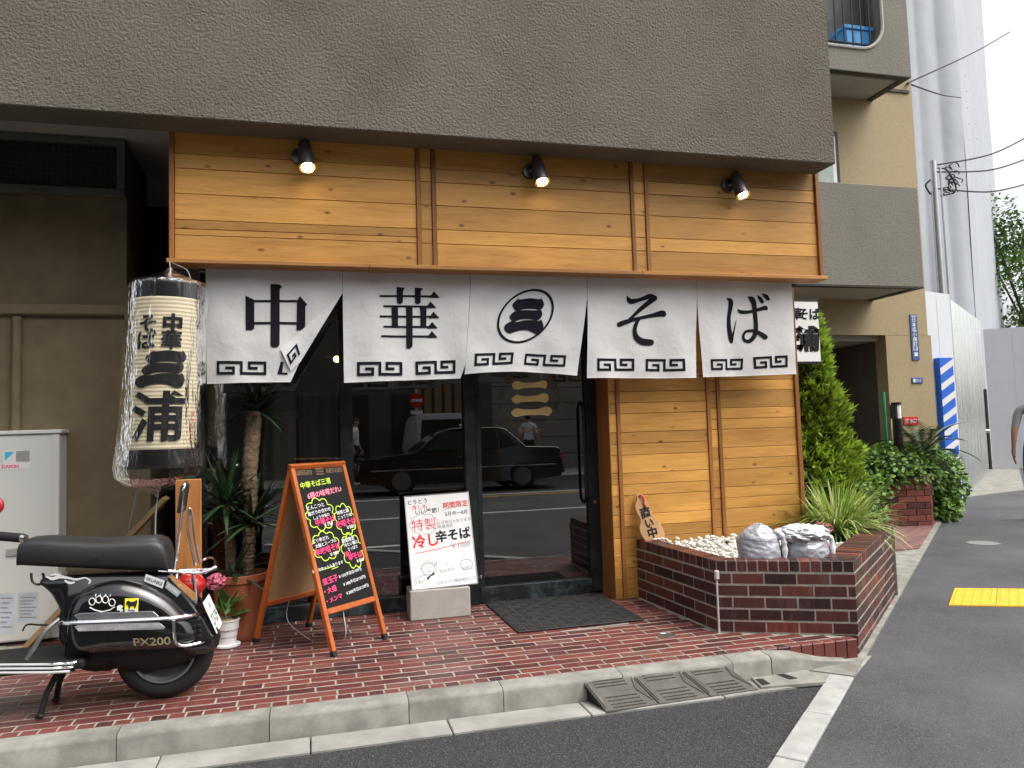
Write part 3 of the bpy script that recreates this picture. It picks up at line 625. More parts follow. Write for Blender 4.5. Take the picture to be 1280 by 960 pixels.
# ------------------------------------------------------------------ spotlights on the board
spm = M('spot_bronze', (.13, .12, .125), .3, .1, 8, metal=.8)
bulb = emis('bulb_glow', (1, .8, .45), 14)
reflm = M('spot_reflector', (.85, .65, .3), .15, .05, 5, metal=1)
for i, (bx, bz, where) in enumerate(((-.05, 2.925, 'bay at the lantern end'), (1.43, 2.92, 'middle bay'), (2.905, 2.905, 'bay at the street corner end'))):
    s = thing('spot_lamp', (bx, BY, bz), 'lit bronze cylinder spotlight on the sign board, '+where, 'spotlight', 'spotlights on the sign board')
    mb = MB(); mb.cyl((bx, BY+.012, bz), (bx, BY-.022, bz), .052, .048, 20); mb.build('mount', spm, s, smooth=True)
    top = V((bx+.03, BY-.055, bz+.075)); bot = V((bx+.05, BY-.12, bz-.105)); d = (bot-top).normalized()
    mb = MB(); mb.cyl((bx, BY-.02, bz), top.lerp(bot, .45), .014, n=8); mb.build('arm', spm, s, smooth=True)
    mb = MB(); a = d.orthogonal().normalized(); b = d.cross(a); n = 20
    vs = []
    for t, r in ((0, .0), (0, .03), (.03, .036), (.2, .04), (1, .053), (1, .047), (.8, .043)):
        p = top.lerp(bot, t); vs += [p+(a*cos(2*pi*k/n)+b*sin(2*pi*k/n))*r for k in range(n)]
    mb.add(vs, [(j*n+k, j*n+(k+1) % n, (j+1)*n+(k+1) % n, (j+1)*n+k) for j in range(6) for k in range(n)]); mb.build('lamp_body', spm, s, smooth=True)
    mb = MB(); p = top.lerp(bot, .8); q = top.lerp(bot, .985); mb.cyl(p, q, .03, .046, n, caps=False); mb.build('reflector', reflm, s, smooth=True)
    mb = MB(); mb.ball(top.lerp(bot, .9), .029, 14, 10); mb.build('bulb', bulb, s, smooth=True)
    mb = MB(); mb.tube([bot+(a*cos(2*pi*k/n)+b*sin(2*pi*k/n))*.05 for k in range(n)], .0035, 6, True); mb.build('rim', reflm, s, smooth=True)
    ld = bpy.data.lights.new('spot_light', 'SPOT'); ld.energy = 3.5; ld.color = (1, .75, .42); ld.spot_size = radians(85); ld.spot_blend = .6; ld.shadow_soft_size = .03
    lo = bpy.data.objects.new('spot_light', ld); col.objects.link(lo); lo.parent = s; lo.location = bot+d*.02-V((bx, BY, bz)); lo.rotation_euler = d.to_track_quat('-Z', 'Y').to_euler()

# ------------------------------------------------------------------ glass front and door
GY = 5.32
gf = thing('glass_front', (.2, GY, 0), 'dark tinted glass shopfront with bronze mullions behind the chalkboard', 'window')
def fbox(x0, x1, z0, z1, name, mat, parent, y0=GY-.035, y1=GY+.035, bev=.003): m_ = MB(); m_.box(x0, y0, z0, x1, y1, z1); return m_.build(name, mat, parent, bevel=bev)
fbox(-.72, -.66, 0, 2.2, 'mullion', frame_dk, gf); fbox(.19, .275, .1, 2.2, 'mullion', frame_dk, gf); fbox(1.045, 1.125, 0, 2.2, 'mullion', frame_dk, gf, GY-.05)
fbox(-.66, 1.045, 0, .1, 'bottom_rail', patina, gf, GY-.045); fbox(-.66, 1.045, 2.14, 2.2, 'top_rail', frame_dk, gf)
for a, b in ((-.66, .19), (.275, 1.045)): fbox(a, b, .1, 2.14, 'pane', glass, gf, GY-.004, GY+.004, 0)
gd = thing('glass_door', (1.6, GY, 0), 'glass swing door with patinated bronze frame and gold emblem', 'door')
fbox(1.128, 1.165, .115, 2.12, 'stile', frame_dk, gd); fbox(1.96, 2.044, .02, 2.2, 'stile', frame_dk, gd); fbox(1.128, 1.958, .01, .115, 'bottom_rail', patina, gd, GY-.04); fbox(1.128, 1.958, 2.12, 2.2, 'top_rail', frame_dk, gd)
fbox(1.165, 1.96, .115, 2.12, 'pane', glass, gd, GY-.004, GY+.004, 0)
mb = MB(); hx = 1.93; mb.tube([(hx, GY-.01, 1.4), (hx, GY-.06, 1.36), (hx, GY-.065, 1.2), (hx, GY-.065, .82), (hx, GY-.06, .7), (hx, GY-.01, .66)], .011, 10); mb.build('handle', black, gd, smooth=True)
mb = MB(); mb.cyl((2.0, GY-.034, .665), (2.0, GY-.05, .665), .012, n=12); mb.build('lock', chrome, gd, smooth=True)
def onglass(a, b): q = W(580+a/6.4, 450+b/6.4, GY-.006); return q
for j, pts in enumerate(([(383, 203), (405, 172), (440, 172), (480, 182), (570, 180), (620, 165), (655, 168), (667, 200), (650, 230), (610, 220), (480, 225), (410, 237)],
            [(380, 315), (410, 282), (440, 280), (480, 288), (580, 284), (625, 267), (662, 272), (680, 300), (655, 342), (610, 333), (480, 336), (410, 348)],
            [(377, 425), (405, 390), (440, 388), (480, 394), (590, 392), (640, 376), (685, 378), (705, 408), (675, 447), (630, 440), (480, 443), (410, 456)])):
    mb = MB(); poly(mb, pts, onglass, 3); mb.build('gold_bar', gold, gd)
mk = MB()
MEAN = [(.19, .5), (.35, .5), (.35, .9), (.05, .9), (.05, .1), (.5, .1), (.5, .9), (.95, .9), (.95, .1), (.65, .1), (.65, .5), (.81, .5)]
for k in range(12):
    q = 2*pi*k/12+.2; cx, cy = 520+225*cos(q), 320+245*sin(q)
    strip(mk, MEAN, (.1, .1), lambda u, v, q=q, cx=cx, cy=cy: onglass(cx+(u-.5)*85*-sin(q)+(v-.5)*40*cos(q), cy+(u-.5)*85*cos(q)+(v-.5)*40*sin(q)))
mk.build('emblem_ring', goldfaint, gd)
# shop interior
it = thing('shop_interior', (.6, 7, 0), 'dim dark interior of the shop behind the glass', 'room'); 
mb = MB(); mb.box(-.7, 8.4, 0, 3.5, 8.5, 2.5); mb.box(-.8, 5.36, 0, -.7, 8.4, 2.5); mb.box(3.5, 5.43, 0, 3.56, 8.4, 2.5); mb.build('room_wall', M('room_wall_dark', (.06, .04, .028), .7), it)
mb = MB(); mb.box(-.7, 5.45, 2.44, 3.5, 8.4, 2.5); mb.build('room_ceiling', darkpaint, it)
mb = MB(); mb.box(-.7, 5.36, -.02, 3.5, 8.4, .012); mb.build('room_floor', M('room_floor_dark', (.05, .04, .035), .5), it)
mb = MB(); mb.box(-.3, 7.0, .9, 2.9, 7.4, .95); mb.box(-.3, 7.1, .012, 2.9, 7.3, .9); mb.build('counter', M('counter_wood', (.16, .08, .03), .4), it)
pl_ = thing('pendant_lamp', tuple(W(421, 449, 6.6)), 'small glowing warm pendant lamp inside the shop', 'lamp'); p = W(421, 449, 6.6)
mb = MB(); mb.ball(p, .03, 12, 8); mb.build('bulb', emis('pendant_glow', (1, .7, .35), 6), pl_, smooth=True); mb = MB(); mb.cyl(p+V((0, 0, .03)), (p.x, p.y, 2.44), .004, n=5); mb.cyl(p+V((0, 0, .09)), p+V((0, 0, .02)), .03, .1, 16, False); mb.build('cord_and_shade', darkpaint, pl_)
# pale cloth covers standing inside behind the left pane
pc = thing('cloth_screen', (-.2, 5.75, .012), 'pale cloth-draped screen behind the shop glass by the palm', 'screen')
clothm = M('pale_cloth', (.75, .72, .64), .9, .08, 4)
def drape(x0, x1, z0, z1, y, nm):
    m_ = MB(); m_.grid(lambda u, v: (x0+(x1-x0)*u, y+.02*sin(u*17+v*2)+.012*sin(u*41), z0+(z1-z0)*v), 30, 6); m_.build(nm, clothm, pc, smooth=True)
drape(-.64, -.1, .86, 1.38, 5.42, 'cloth_panel'); drape(-.08, .18, .86, 1.5, 5.4, 'cloth_panel')
mb = MB(); mb.box(-.66, 5.46, 1.34, .2, 5.49, 1.38); mb.box(-.64, 5.46, .012, -.6, 5.49, 1.34); mb.box(.14, 5.46, .012, .18, 5.49, 1.34); mb.build('screen_frame', steel, pc)
# ------------------------------------------------------------------ noren curtain
NY = 4.85
def nw(x, z):
    t = max(0, (2.23-z)/.7)
    return .016*t*sin(x*8.5+1.2)+.006*t*sin(x*21+z*5)+.0045*sin(x*13-z*7)+.003*noise.noise((x*6, z*5, 1.7))*3
def np_(a, b, off=0):
    q = W(a, b, NY); return V((q.x, NY+nw(q.x, q.z)-off, q.z))
nr = thing('noren_curtain', (1.43, NY, 1.53), 'white five-panel shop curtain with black lettering under the plank fascia', 'curtain')
def edge(pts, b):
    for (x0, y0), (x1, y1) in zip(pts, pts[1:]):
        if b <= y1: return x0+(x1-x0)*max(0, (b-y0))/(y1-y0)
    return pts[-1][0]
panels = [([(257, 338), (258, 480)], [(428, 341), (428, 366), (375, 452), (363, 478)], 0),
          ([(428.4, 341), (428.4, 366), (430, 479)], [(587.5, 344), (587.5, 362), (582, 455), (576, 473)], 0),
          ([(588, 344), (588, 362), (583, 442), (581, 468)], [(734, 348), (734, 372), (721, 470)], -4),
          ([(734.4, 348), (734.4, 372), (733, 473)], [(871, 352), (871, 376), (868.5, 473)], 0),
          ([(871.4, 352), (871.4, 376), (878, 472)], [(989, 355), (994.5, 468)], 0)]
names = []
pob = []
for i, (Lp, Rp, sag) in enumerate(panels):
    mb = MB()
    def fn(u, v):
        yl = Lp[0][1]-3+(Lp[-1][1]-Lp[0][1]+3)*v; yr = Rp[0][1]-3+(Rp[-1][1]-Rp[0][1]+3)*v
        return np_(edge(Lp, yl)*(1-u)+edge(Rp, yr)*u, yl*(1-u)+yr*u+sag*v*v*sin(pi*u))
    mb.grid(fn, 36, 40); p = mb.build('panel', fabric, nr, smooth=True, sharp=180); pob.append(p)
    hm = MB(); hm.tube([fn(u/30, .995)-V((0, .001, 0)) for u in range(31)], .0028, 5); hm.build('hem', fabric, p, smooth=True)
z5 = lambda a, b, off=.002: np_(250+a/3.282, 330+b/3.282, off+.001)
# folded-over corner of the first panel
fl = MB(); C4 = [V((583, 122)), V((412, 402)), V((373, 440)), V((331, 350))]
def ff(u, v):
    q = (C4[0]*(1-u)+C4[3]*u)*(1-v)+(C4[1]*(1-u)+C4[2]*u)*v; return z5(q.x, q.y, .012+.01*sin(pi*v)*u)
fl.grid(ff, 10, 12); flo = fl.build('folded_corner', fabric, nr, smooth=True, sharp=180)
def zz(mb_off): return lambda a, b: z5(a, b, mb_off)
def pgroup(name, items, parent):
    m_ = MB()
    for it_ in items: it_(m_)
    return m_.build(name, print_blk, parent)
rect = lambda x0, y0, x1, y1, off: (lambda m_: m_.grid(lambda u, v: z5(x0+(x1-x0)*u, y0+(y1-y0)*v, off), 12, 3))
pl2 = lambda pts, off, f=None: (lambda m_: poly(m_, pts, (lambda a, b: z5(a, b, off)) if f is None else (lambda a, b: f(a, b, off))))
pgroup('character', [pl2([(290, 82), (322, 82), (338, 93), (327, 103), (327, 333), (318, 343), (298, 343), (290, 335)], .003),
    pl2([(187, 130), (227, 150), (223, 158), (223, 264), (214, 271), (188, 272)], .003), pl2([(398, 152), (410, 132), (440, 166), (432, 177), (432, 255), (424, 269), (396, 272)], .003),
    rect(222, 148, 399, 157, .0022), rect(222, 238, 398, 248, .0022)], pob[0])
tri = lambda x, y: pl2([(x-26, y+5), (x-6, y-22), (x+18, y+5)], .0032)
pgroup('character', [rect(736, 128, 950, 136, .0022), rect(752, 170, 935, 178, .0022), rect(737, 212, 955, 220, .0022), rect(752, 254, 940, 262, .0022), rect(743, 293, 950, 301, .0022),
    tri(966, 133), tri(952, 175), tri(964, 217), tri(958, 259), tri(957, 297),
    pl2([(806, 95), (841, 98), (833, 110), (832, 158), (820, 166), (808, 160)], .003), pl2([(881, 97), (915, 100), (906, 112), (906, 158), (893, 166), (882, 160)], .003),
    pl2([(845, 172), (872, 172), (872, 338), (858, 348), (847, 344)], .003), pl2([(785, 174), (812, 174), (812, 254), (787, 258)], .003), pl2([(903, 174), (930, 174), (928, 254), (905, 258)], .003)], pob[1])
zc = lambda a, b, off=.002: np_(600+a/8.729, 360+b/8.729, off)
E3 = [[(350, 185), (370, 158), (412, 120), (440, 126), (540, 112), (640, 123), (666, 113), (692, 155), (695, 195), (660, 236), (600, 231), (540, 228), (470, 232), (420, 250), (385, 250), (360, 215)],
      [(320, 310), (350, 275), (385, 256), (440, 246), (520, 242), (600, 246), (660, 240), (677, 280), (670, 312), (640, 350), (600, 353), (560, 341), (480, 339), (420, 350), (380, 365), (345, 360), (322, 332)],
      [(258, 430), (280, 395), (345, 366), (400, 371), (480, 353), (560, 351), (640, 361), (665, 346), (690, 400), (690, 440), (665, 490), (630, 505), (595, 495), (540, 468), (480, 460), (410, 470), (350, 490), (320, 500), (280, 480), (262, 455)]]
m_ = MB()
for pts in E3: poly(m_, pts, lambda a, b: zc(a, b, .0035), 3)
n = 48; ring = []
for k in range(n):
    q = 2*pi*k/n
    for s_ in (1, .918): ring.append(zc(495+(312*cos(q)+40*sin(q))*s_, 308+(-62*cos(q)-292*sin(q))*s_, .003))
m_.add(ring, [(2*k, 2*k+1, (2*k+3) % (2*n), (2*k+2) % (2*n)) for k in range(n)]); m_.build('emblem', print_blk, pob[2])
zs = lambda a, b, off=.002: np_(760+a/5.565, 360+b/5.565, off)
def brush(name, strokes, f, parent, mat=None):
    m_ = MB()
    for i, s_ in enumerate(strokes): stroke(m_, s_, lambda a, b, i=i: f(a, b, .0024+.0005*i), 6)
    return m_.build(name, mat or print_blk, parent)
brush('character', [[(136, 58, 8), (150, 84, 36), (172, 92, 36), (225, 80, 26), (290, 58, 34), (318, 72, 40)], [(318, 72, 44), (285, 100, 34), (225, 150, 28), (165, 205, 18), (120, 236, 12)],
    [(78, 254, 34), (120, 238, 34), (200, 214, 24), (300, 192, 26), (370, 178, 42), (384, 184, 36)], [(222, 214, 14), (200, 244, 26), (186, 290, 28), (196, 340, 38), (230, 370, 46), (270, 378, 46), (300, 378, 42)]], zs, pob[3])
brush('character', [[(826, 74, 8), (852, 92, 34), (850, 140, 30), (840, 200, 26), (842, 270, 30), (856, 340, 34), (864, 372, 24)], [(866, 370, 20), (876, 310, 12), (892, 226, 3)],
    [(902, 148, 6), (924, 166, 26), (980, 166, 22), (1040, 152, 22), (1090, 138, 30), (1100, 144, 22)], [(974, 62, 6), (1000, 78, 36), (1016, 110, 34), (1024, 190, 28), (1030, 270, 28), (1022, 330, 30), (990, 368, 26), (956, 362, 20), (946, 332, 18), (964, 302, 18), (1010, 296, 20), (1050, 312, 28), (1092, 342, 34)],
    [(1040, 54, 6), (1056, 72, 24), (1072, 96, 24)], [(1072, 40, 6), (1096, 58, 28), (1112, 78, 22)]], zs, pob[4])
def meander(parent, q4, f):
    m_ = MB(); a, b, c, d = [V(p) for p in q4]
    def fn(u, v): p = (a*(1-u)+b*u)*(1-v)+(d*(1-u)+c*u)*v; return f(p.x, p.y, .003)
    # dense path so that the band follows the cloth
    for wv in (1,):
        P = []
        asp = (b-a).length/(d-a).length
        path = [(x*asp, y) for x, y in MEAN]
        strip(m_, path, (.2, .2), lambda u, v: fn(u/asp, v))
    return m_.build('meander', print_blk, parent)
meander(pob[0], [(63, 397), (278, 401), (278, 456), (63, 453)], z5)
m_ = MB(); poly(m_, [(318, 452), (332, 402), (343, 402), (338, 446), (358, 446), (360, 455)], lambda a, b: z5(a, b, .003)); m_.build('meander', print_blk, pob[0])
m_ = MB(); a, b, c, d = V((397, 325)), V((412, 372)), V((374, 430)), V((352, 378))
strip(m_, [(.5, .62), (.5, .38), (.72, .38), (.72, .85), (.1, .85), (.1, .08), (.95, .08)], (.15, .15), lambda u, v: (lambda p: z5(p.x, p.y, .024))((a*(1-u)+b*u)*(1-v)+(d*(1-u)+c*u)*v)); m_.build('meander', print_blk, flo)
meander(pob[1], [(640, 402), (834, 402), (834, 458), (640, 460)], z5); meander(pob[1], [(880, 400), (1053, 393), (1053, 447), (882, 455)], z5)
z6 = lambda a, b, off=.002: np_(570+a/2.783, 340+b/2.783, off)
meander(pob[2], [(62, 284), (202, 280), (198, 320), (59, 328)], z6); meander(pob[2], [(238, 283), (387, 290), (383, 330), (233, 322)], z6)
meander(pob[3], [(485, 301), (623, 301), (623, 344), (485, 345)], z6); meander(pob[3], [(658, 302), (797, 302), (797, 345), (658, 345)], z6)
meander(pob[4], [(880, 304), (1005, 300), (1003, 339), (883, 342)], z6); meander(pob[4], [(1032, 296), (1152, 290), (1153, 331), (1035, 337)], z6)
mb = MB(); mb.tube([(-.64, NY+.045, 2.226), (3.52, NY+.045, 2.226)], .012, 8); mb.build('rod', black, nr, smooth=True)
# ------------------------------------------------------------------ paper lantern in a clear bag
LY, LR = 4.70, .196
def lx(z): return -.785-.05*(2.05-z)
lt = thing('paper_lantern', (-.83, LY, 1.0), 'tall cream paper lantern with black brush lettering, wrapped in clear plastic', 'lantern')
mb = MB(); rows = []; nz = 152; n = 56
for i in range(nz+1):
    z = 1.155+(2.0-1.155)*i/nz; r = LR*(.985+.02*sin(pi*i/nz))+.0032*abs(sin(pi*i/4)); rows.append((z, r))
mb.add([(lx(z)+r*cos(2*pi*k/n), LY+r*sin(2*pi*k/n), z) for z, r in rows for k in range(n)], [(i*n+k, i*n+(k+1) % n, (i+1)*n+(k+1) % n, (i+1)*n+k) for i in range(nz) for k in range(n)]); mb.build('paper_body', paper, lt, smooth=True, sharp=180)
for z0, z1, nm in ((2.0, 2.085, 'top_ring'), (1.05, 1.157, 'bottom_ring')):
    mb = MB(); vs = []
    for z, r in ((z0, LR*.96), (z0, LR*.985), (z1, LR*.985), (z1, LR*.95), ((z0+z1)/2, LR*.93)): vs += [(lx(z)+r*cos(2*pi*k/n), LY+r*sin(2*pi*k/n), z) for k in range(n)]
    mb.add(vs, [(i*n+k, i*n+(k+1) % n, (i+1)*n+(k+1) % n, (i+1)*n+k) for i in range(4) for k in range(n)]); mb.build(nm, black, lt, smooth=True)
TC = atan2(-LY, .8)+radians(-3)
def onl(u, z, off=.0045):
    th = TC+u/LR; r = LR+off+.003; return V((lx(z)+r*cos(th), LY+r*sin(th), z))
lz = lambda b: W(205, b, LY-.19).z
for ch, uu, pb, sz, bo in (('中', .052, 404, .11, .045), ('華', .05, 424.5, .108, .03), ('そ', -.075, 404, .105, .035), ('ば', -.078, 424.5, .11, .035), ('浦', 0.0, 519.5, .285, .024)):
    m_ = MB(); text(m_, ch, lambda u, v: onl(u, v), uu-.012, lz(pb), sz, bo, 0, 1, slices=.06); m_.build('lettering', ink, lt)
m_ = MB()
za, zb = lz(438), lz(485)
for pts in E3:
    pp = catmull(pts, 3, True); bm = bmesh.new(); f = bm.faces.new([bm.verts.new((p[0], p[1], 0)) for p in pp])
    for k in range(260, 700, 24): bmesh.ops.bisect_plane(bm, geom=bm.verts[:]+bm.edges[:]+bm.faces[:], plane_co=(k, 0, 0), plane_no=(1, 0, 0))
    bm.verts.index_update(); m_.add([onl((v.co.x-476)/437*.262-.012, za+(zb-za)*(v.co.y-112)/393) for v in bm.verts], [tuple(v.index for v in f.verts) for f in bm.faces]); bm.free()
m_.build('lettering', ink, lt)
m_ = MB()
for sgn, u0 in ((1, .18), (-1, -.2)):
    for k in range(5): stroke(m_, [(u0-.012, 1.36-.035*k, .004), (u0+.004, 1.352-.035*k, .006), (u0+.01, 1.34-.035*k, .004), (u0-.006, 1.333-.035*k, .003)], lambda u, v: onl(u, v, .005), 3)
m_.build('red_marks', redink, lt)
bgp = [(2.2, .012), (2.185, .02), (2.165, .06), (2.13, .14), (2.105, .2), (2.09, .214), (2.0, .216), (1.7, .218), (1.4, .222), (1.15, .232), (1.06, .236), (1.0, .222), (.96, .175), (.925, .09), (.905, .025), (.89, .008)]
def bagp(u, v):
    k = v*(len(bgp)-1); i = min(int(k), len(bgp)-2); t = k-i; z = bgp[i][0]*(1-t)+bgp[i+1][0]*t; r = bgp[i][1]*(1-t)+bgp[i+1][1]*t
    th = 2*pi*u; nn = noise.noise((cos(th)*2.2, sin(th)*2.2, z*2.5))+.5*noise.noise((cos(th)*6, sin(th)*6, z*2)); r = r+.012*nn*min(1, r*8)
    r = max(r, .004); return (lx(z)+r*cos(th), LY+r*sin(th), z)
mb = MB(); mb.grid(bagp, 72, 90); mb.build('plastic_bag', bagm, lt, smooth=True, sharp=180)
mb = MB(); mb.tube(catmull([(-.775, LY, 2.19), (-.78, LY, 2.236)], 4), .003, 5); mb.tube(catmull([(-.775, LY, 2.236), (-.74, LY-.02, 2.215), (-.68, LY-.05, 2.18), (-.655, LY-.08, 2.12), (-.66, LY-.1, 2.09)], 5), .0025, 5); mb.build('hanging_wire', steel, lt, smooth=True)
mb = MB(); mb.tube(catmull([(lx(.9), LY, .9), (lx(.9)-.01, LY-.01, .78), (-.86, LY+.02, .64)], 5), .004, 5); mb.build('cord', white, lt, smooth=True)

# ------------------------------------------------------------------ A-frame chalkboard
FLp, FRp, BLp = V((.102, 4.328, 0)), V((.422, 4.616, 0)), V((-.354, 4.827, 0))
e1 = (FRp-FLp).normalized(); e2 = V((e1.y, -e1.x, 0)); wd = .43; mid = (FLp+FRp)/2-e2*.338; hs_, ah = .338, 1.055; Ls = hypot(hs_, ah)
af = thing('chalkboard_sign', tuple(mid), 'orange-framed folding chalkboard covered in coloured menu writing', 'sign')
def slope(sg):
    """surface point: u across, v down from the apex, h outwards"""
    dn = (e2*sg*hs_ + V((0, 0, -ah))).normalized(); nv = (e2*sg*ah + V((0, 0, hs_))).normalized()
    return lambda u, v, h=0: mid + V((0, 0, ah)) + e1*(u-wd/2) + dn*v + nv*h
def sbox(m_, S, u0, u1, v0, v1, h0, h1):
    m_.add([S(u0, v0, h0), S(u1, v0, h0), S(u1, v1, h0), S(u0, v1, h0), S(u0, v0, h1), S(u1, v0, h1), S(u1, v1, h1), S(u0, v1, h1)], [(0, 3, 2, 1), (4, 5, 6, 7), (0, 1, 5, 4), (1, 2, 6, 5), (2, 3, 7, 6), (3, 0, 4, 7)])
fr_o = None
for sg, nm in ((1, 'front'), (-1, 'rear')):
    S = slope(sg); F0 = .01; sw = .028
    for (u0, u1, v0, v1, pn) in ((0, sw, F0, Ls-.03, 'leg'), (wd-sw, wd, F0, Ls-.03, 'leg'), (sw, wd-sw, F0, F0+.03, 'top_rail'), (sw, wd-sw, .85, .882, 'bottom_rail')):
        m_ = MB(); sbox(m_, S, u0, u1, v0, v1, -.024, .004); p = m_.build(pn, orangewood, af, bevel=.003)
        if pn == 'leg':
            m_ = MB(); sbox(m_, S, u0-.002, u1+.002, Ls-.03, Ls+.002, -.026, .006); m_.build('rubber_foot', rubber, p, bevel=.004)
    m_ = MB(); sbox(m_, S, sw, wd-sw, F0+.03, .85, -.014, -.004); brd = m_.build('board_panel', boardblk if sg == 1 else plywood, af)
    if sg == 1:
        fr_o = brd; SF = S
m_ = MB(); a = slope(1)(.1, .6, -.02); b = slope(-1)(.1, .6, -.02); 
m_.tube(catmull([slope(1)(.16, .87, -.02), slope(1)(.16, .98, -.03)+V((0, 0, -.02)), slope(1)(.165, 1.0, -.03)+V((-.02, .03, -.055))], 5), .0022, 5); m_.build('hanging_cord', white, af, smooth=True); m_ = MB(); m_.tube(catmull([slope(-1)(.2, .87, -.02), slope(-1)(.2, .97, -.04)+V((0, 0, -.04)), slope(1)(.2, 1.05, -.3)], 5), .0022, 5); m_.build('hanging_cord', white, af, smooth=True)
U0, U1, V0, V1 = .028, .402, .04, .85
def cb(fx, fy, off=.0): return SF(U0+(U1-U0)*fx, V0+(V1-V0)*fy, -.0035+off)
def ct(m_, s_, fx, fy, size, bold=.012, rot=0.0, off=0.0, sx=1.0):
    text(m_, s_, lambda u, v: SF(U0+(U1-U0)*fx+u, V0+(V1-V0)*fy-v, -.0032+off), 0, 0, size, bold, rot, sx)
def cmesh(fnm, mat, items, nm='writing'):
    for it_ in items: m_ = MB(); ct(m_, *it_); o = m_.build(nm, mat, fr_o)
    return o
cmesh(0, chalk_g, [('中華そば三浦', .36, .115, .04, .014, .07)])
cmesh(0, chalk_p, [('6種の味噌だれ♪', .5, .19, .04, .03, .1)]); cmesh(0, chalk_pp, [('6種の味噌だれ♪', .5, .19, .04, .0, .1, .0012)])
for fx in (.08, .25, .72, .9): m_ = MB(); strip(m_, MEAN, (.16, .16), lambda u, v, fx=fx: cb(fx+(u-.5)*.15, .03+(v-.5)*.035)); m_.build('gold_meander', goldfaint, fr_o)
for k in range(3): m_ = MB(); sbox(m_, SF, U0+.155, U0+.215, V0+.004+.016*k, V0+.013+.016*k, -.0034, -.0022); m_.build('gold_bar', goldfaint, fr_o)
m_ = MB()
def cloud(cx, cy, rx, ry, nb, ph=0):
    pts = []
    for k in range(nb*8):
        q = 2*pi*k/(nb*8)+ph; b_ = abs(sin(nb*(q-ph)/2)); k2 = .86+.2*b_; pts.append((cx+rx*cos(q)*k2, cy+ry*sin(q)*k2))
    pts.append(pts[0]); A_ = (U1-U0)/(V1-V0)
    stroke(m_, [(a*A_, b, .0065) for a, b in pts], lambda a, b: cb(a/A_, b), 2, False)
cloud(.31, .345, .28, .115, 9); cloud(.79, .41, .21, .115, 9, .3); cloud(.27, .575, .27, .1, 9, .1); cloud(.79, .645, .22, .125, 9, .2)
for a, b in ((.06, .36), (.28, .42)): stroke(m_, [(a*.46, .735+.01*(a > .1), .005), (b*.46, .728+.01*(a > .1), .005)], lambda x, y: cb(x/.46, y), 2)
m_.build('lime_clouds', chalk_g, fr_o)
wh = [('とんこつと', .25, .285, .028, .01, .1), ('鶏ガラの合わせ', .3, .325, .026, .01, .1), ('しょうゆ味の', .32, .362, .022, .01, .1), ('￥750', .42, .425, .03, .01, .12),
      ('味噌と鶏', .78, .35, .026, .01, .1), ('こってり味', .8, .385, .024, .01, .1), ('￥800', .87, .47, .028, .01, .1), ('ピリ辛だれ', .2, .525, .026, .01, .1), ('太麺とスープの', .28, .558, .024, .01, .1), ('￥900', .4, .64, .028, .01, .1),
      ('期間限定', .75, .56, .026, .01, .1), ('冷たい麺と', .79, .592, .024, .01, .1), ('さっぱり', .8, .625, .022, .01, .1), ('￥850', .9, .725, .026, .01, .1), ('お得なセットもあります', .22, .722, .022, .01, .08), ('￥150(平日は100円)', .63, .80, .022, .01, .1), ('￥180(平日は130円)', .68, .86, .022, .01, .1), ('￥200(平日は150円)', .7, .925, .022, .01, .1)]
cmesh(0, chalk_w, wh)
cmesh(0, chalk_p, [('中華そば', .38, .395, .04, .025, .1), ('味噌そば', .8, .432, .042, .03, .1), ('辛味噌そば', .3, .6, .04, .03, .12), ('冷し', .7, .66, .036, .03, .1), ('辛そば', .82, .685, .04, .03, .1), ('・煮玉子', .17, .815, .04, .022, .1), ('・大盛', .16, .88, .036, .022, .1), ('・メンマ', .2, .945, .034, .022, .1)])
# ------------------------------------------------------------------ white menu board on a concrete block
bk = MB(); bk.box(.6, 4.975, 0, .995, 5.175, .19); tag(bk.build('concrete_block', blockm, bevel=.006), 'plain grey concrete block carrying the white menu board', 'block')
mbd = thing('menu_board', (.835, 5.015, .191), 'white hand-lettered menu board leaning on the door frame', 'menu board'); lean = radians(16); roll = radians(-1.5)
RM = Matrix.Rotation(roll, 3, 'Y') @ Matrix.Rotation(-lean, 3, 'X')
def on_mb(u, v, h=0): return V((.835, 5.015, .191)) + RM @ V((u, -h, v))
m_ = MB(); hw, hh = .218, .618
m_.add([on_mb(a*hw, b*hh, h) for h in (0, .018) for a, b in ((-1, 0), (1, 0), (1, 1), (-1, 1))], [(0, 1, 2, 3), (7, 6, 5, 4), (0, 4, 5, 1), (1, 5, 6, 2), (2, 6, 7, 3), (3, 7, 4, 0)]); m_.build('panel', white, mbd, bevel=.003)
m_ = MB()
for a, b, c, d in ((-1, 0, 1, 0), (1, 0, 1, 1), (1, 1, -1, 1), (-1, 1, -1, 0)): m_.bar(on_mb(a*hw, b*hh, .01), on_mb(c*hw, d*hh, .01), .005, .022, (0, 1, 0))
m_.build('edge_trim', steel, mbd)
def mt(mat, items, nm='writing'):
    for s_, u, v, size, bold, rot in items: m_ = MB(); text(m_, s_, lambda a, b: on_mb(a, b, .0192), u, v, size, bold, rot); m_.build(nm, mat, mbd)
mt(ink, [('とうとう', -.135, .575, .036, .004, .04), ('いい季節！', -.075, .505, .038, .004, .03), ('5月中〜8月', .12, .478, .032, .002, .04), ('辛そば', .085, .335, .08, .035, .06)])
mt(redink, [('冷しも', -.125, .537, .036, .004, .04), ('期間限定', .12, .537, .044, .014, .04), ('特製', -.105, .418, .085, -.004, .03), ('冷し', -.105, .31, .09, .03, .06)])
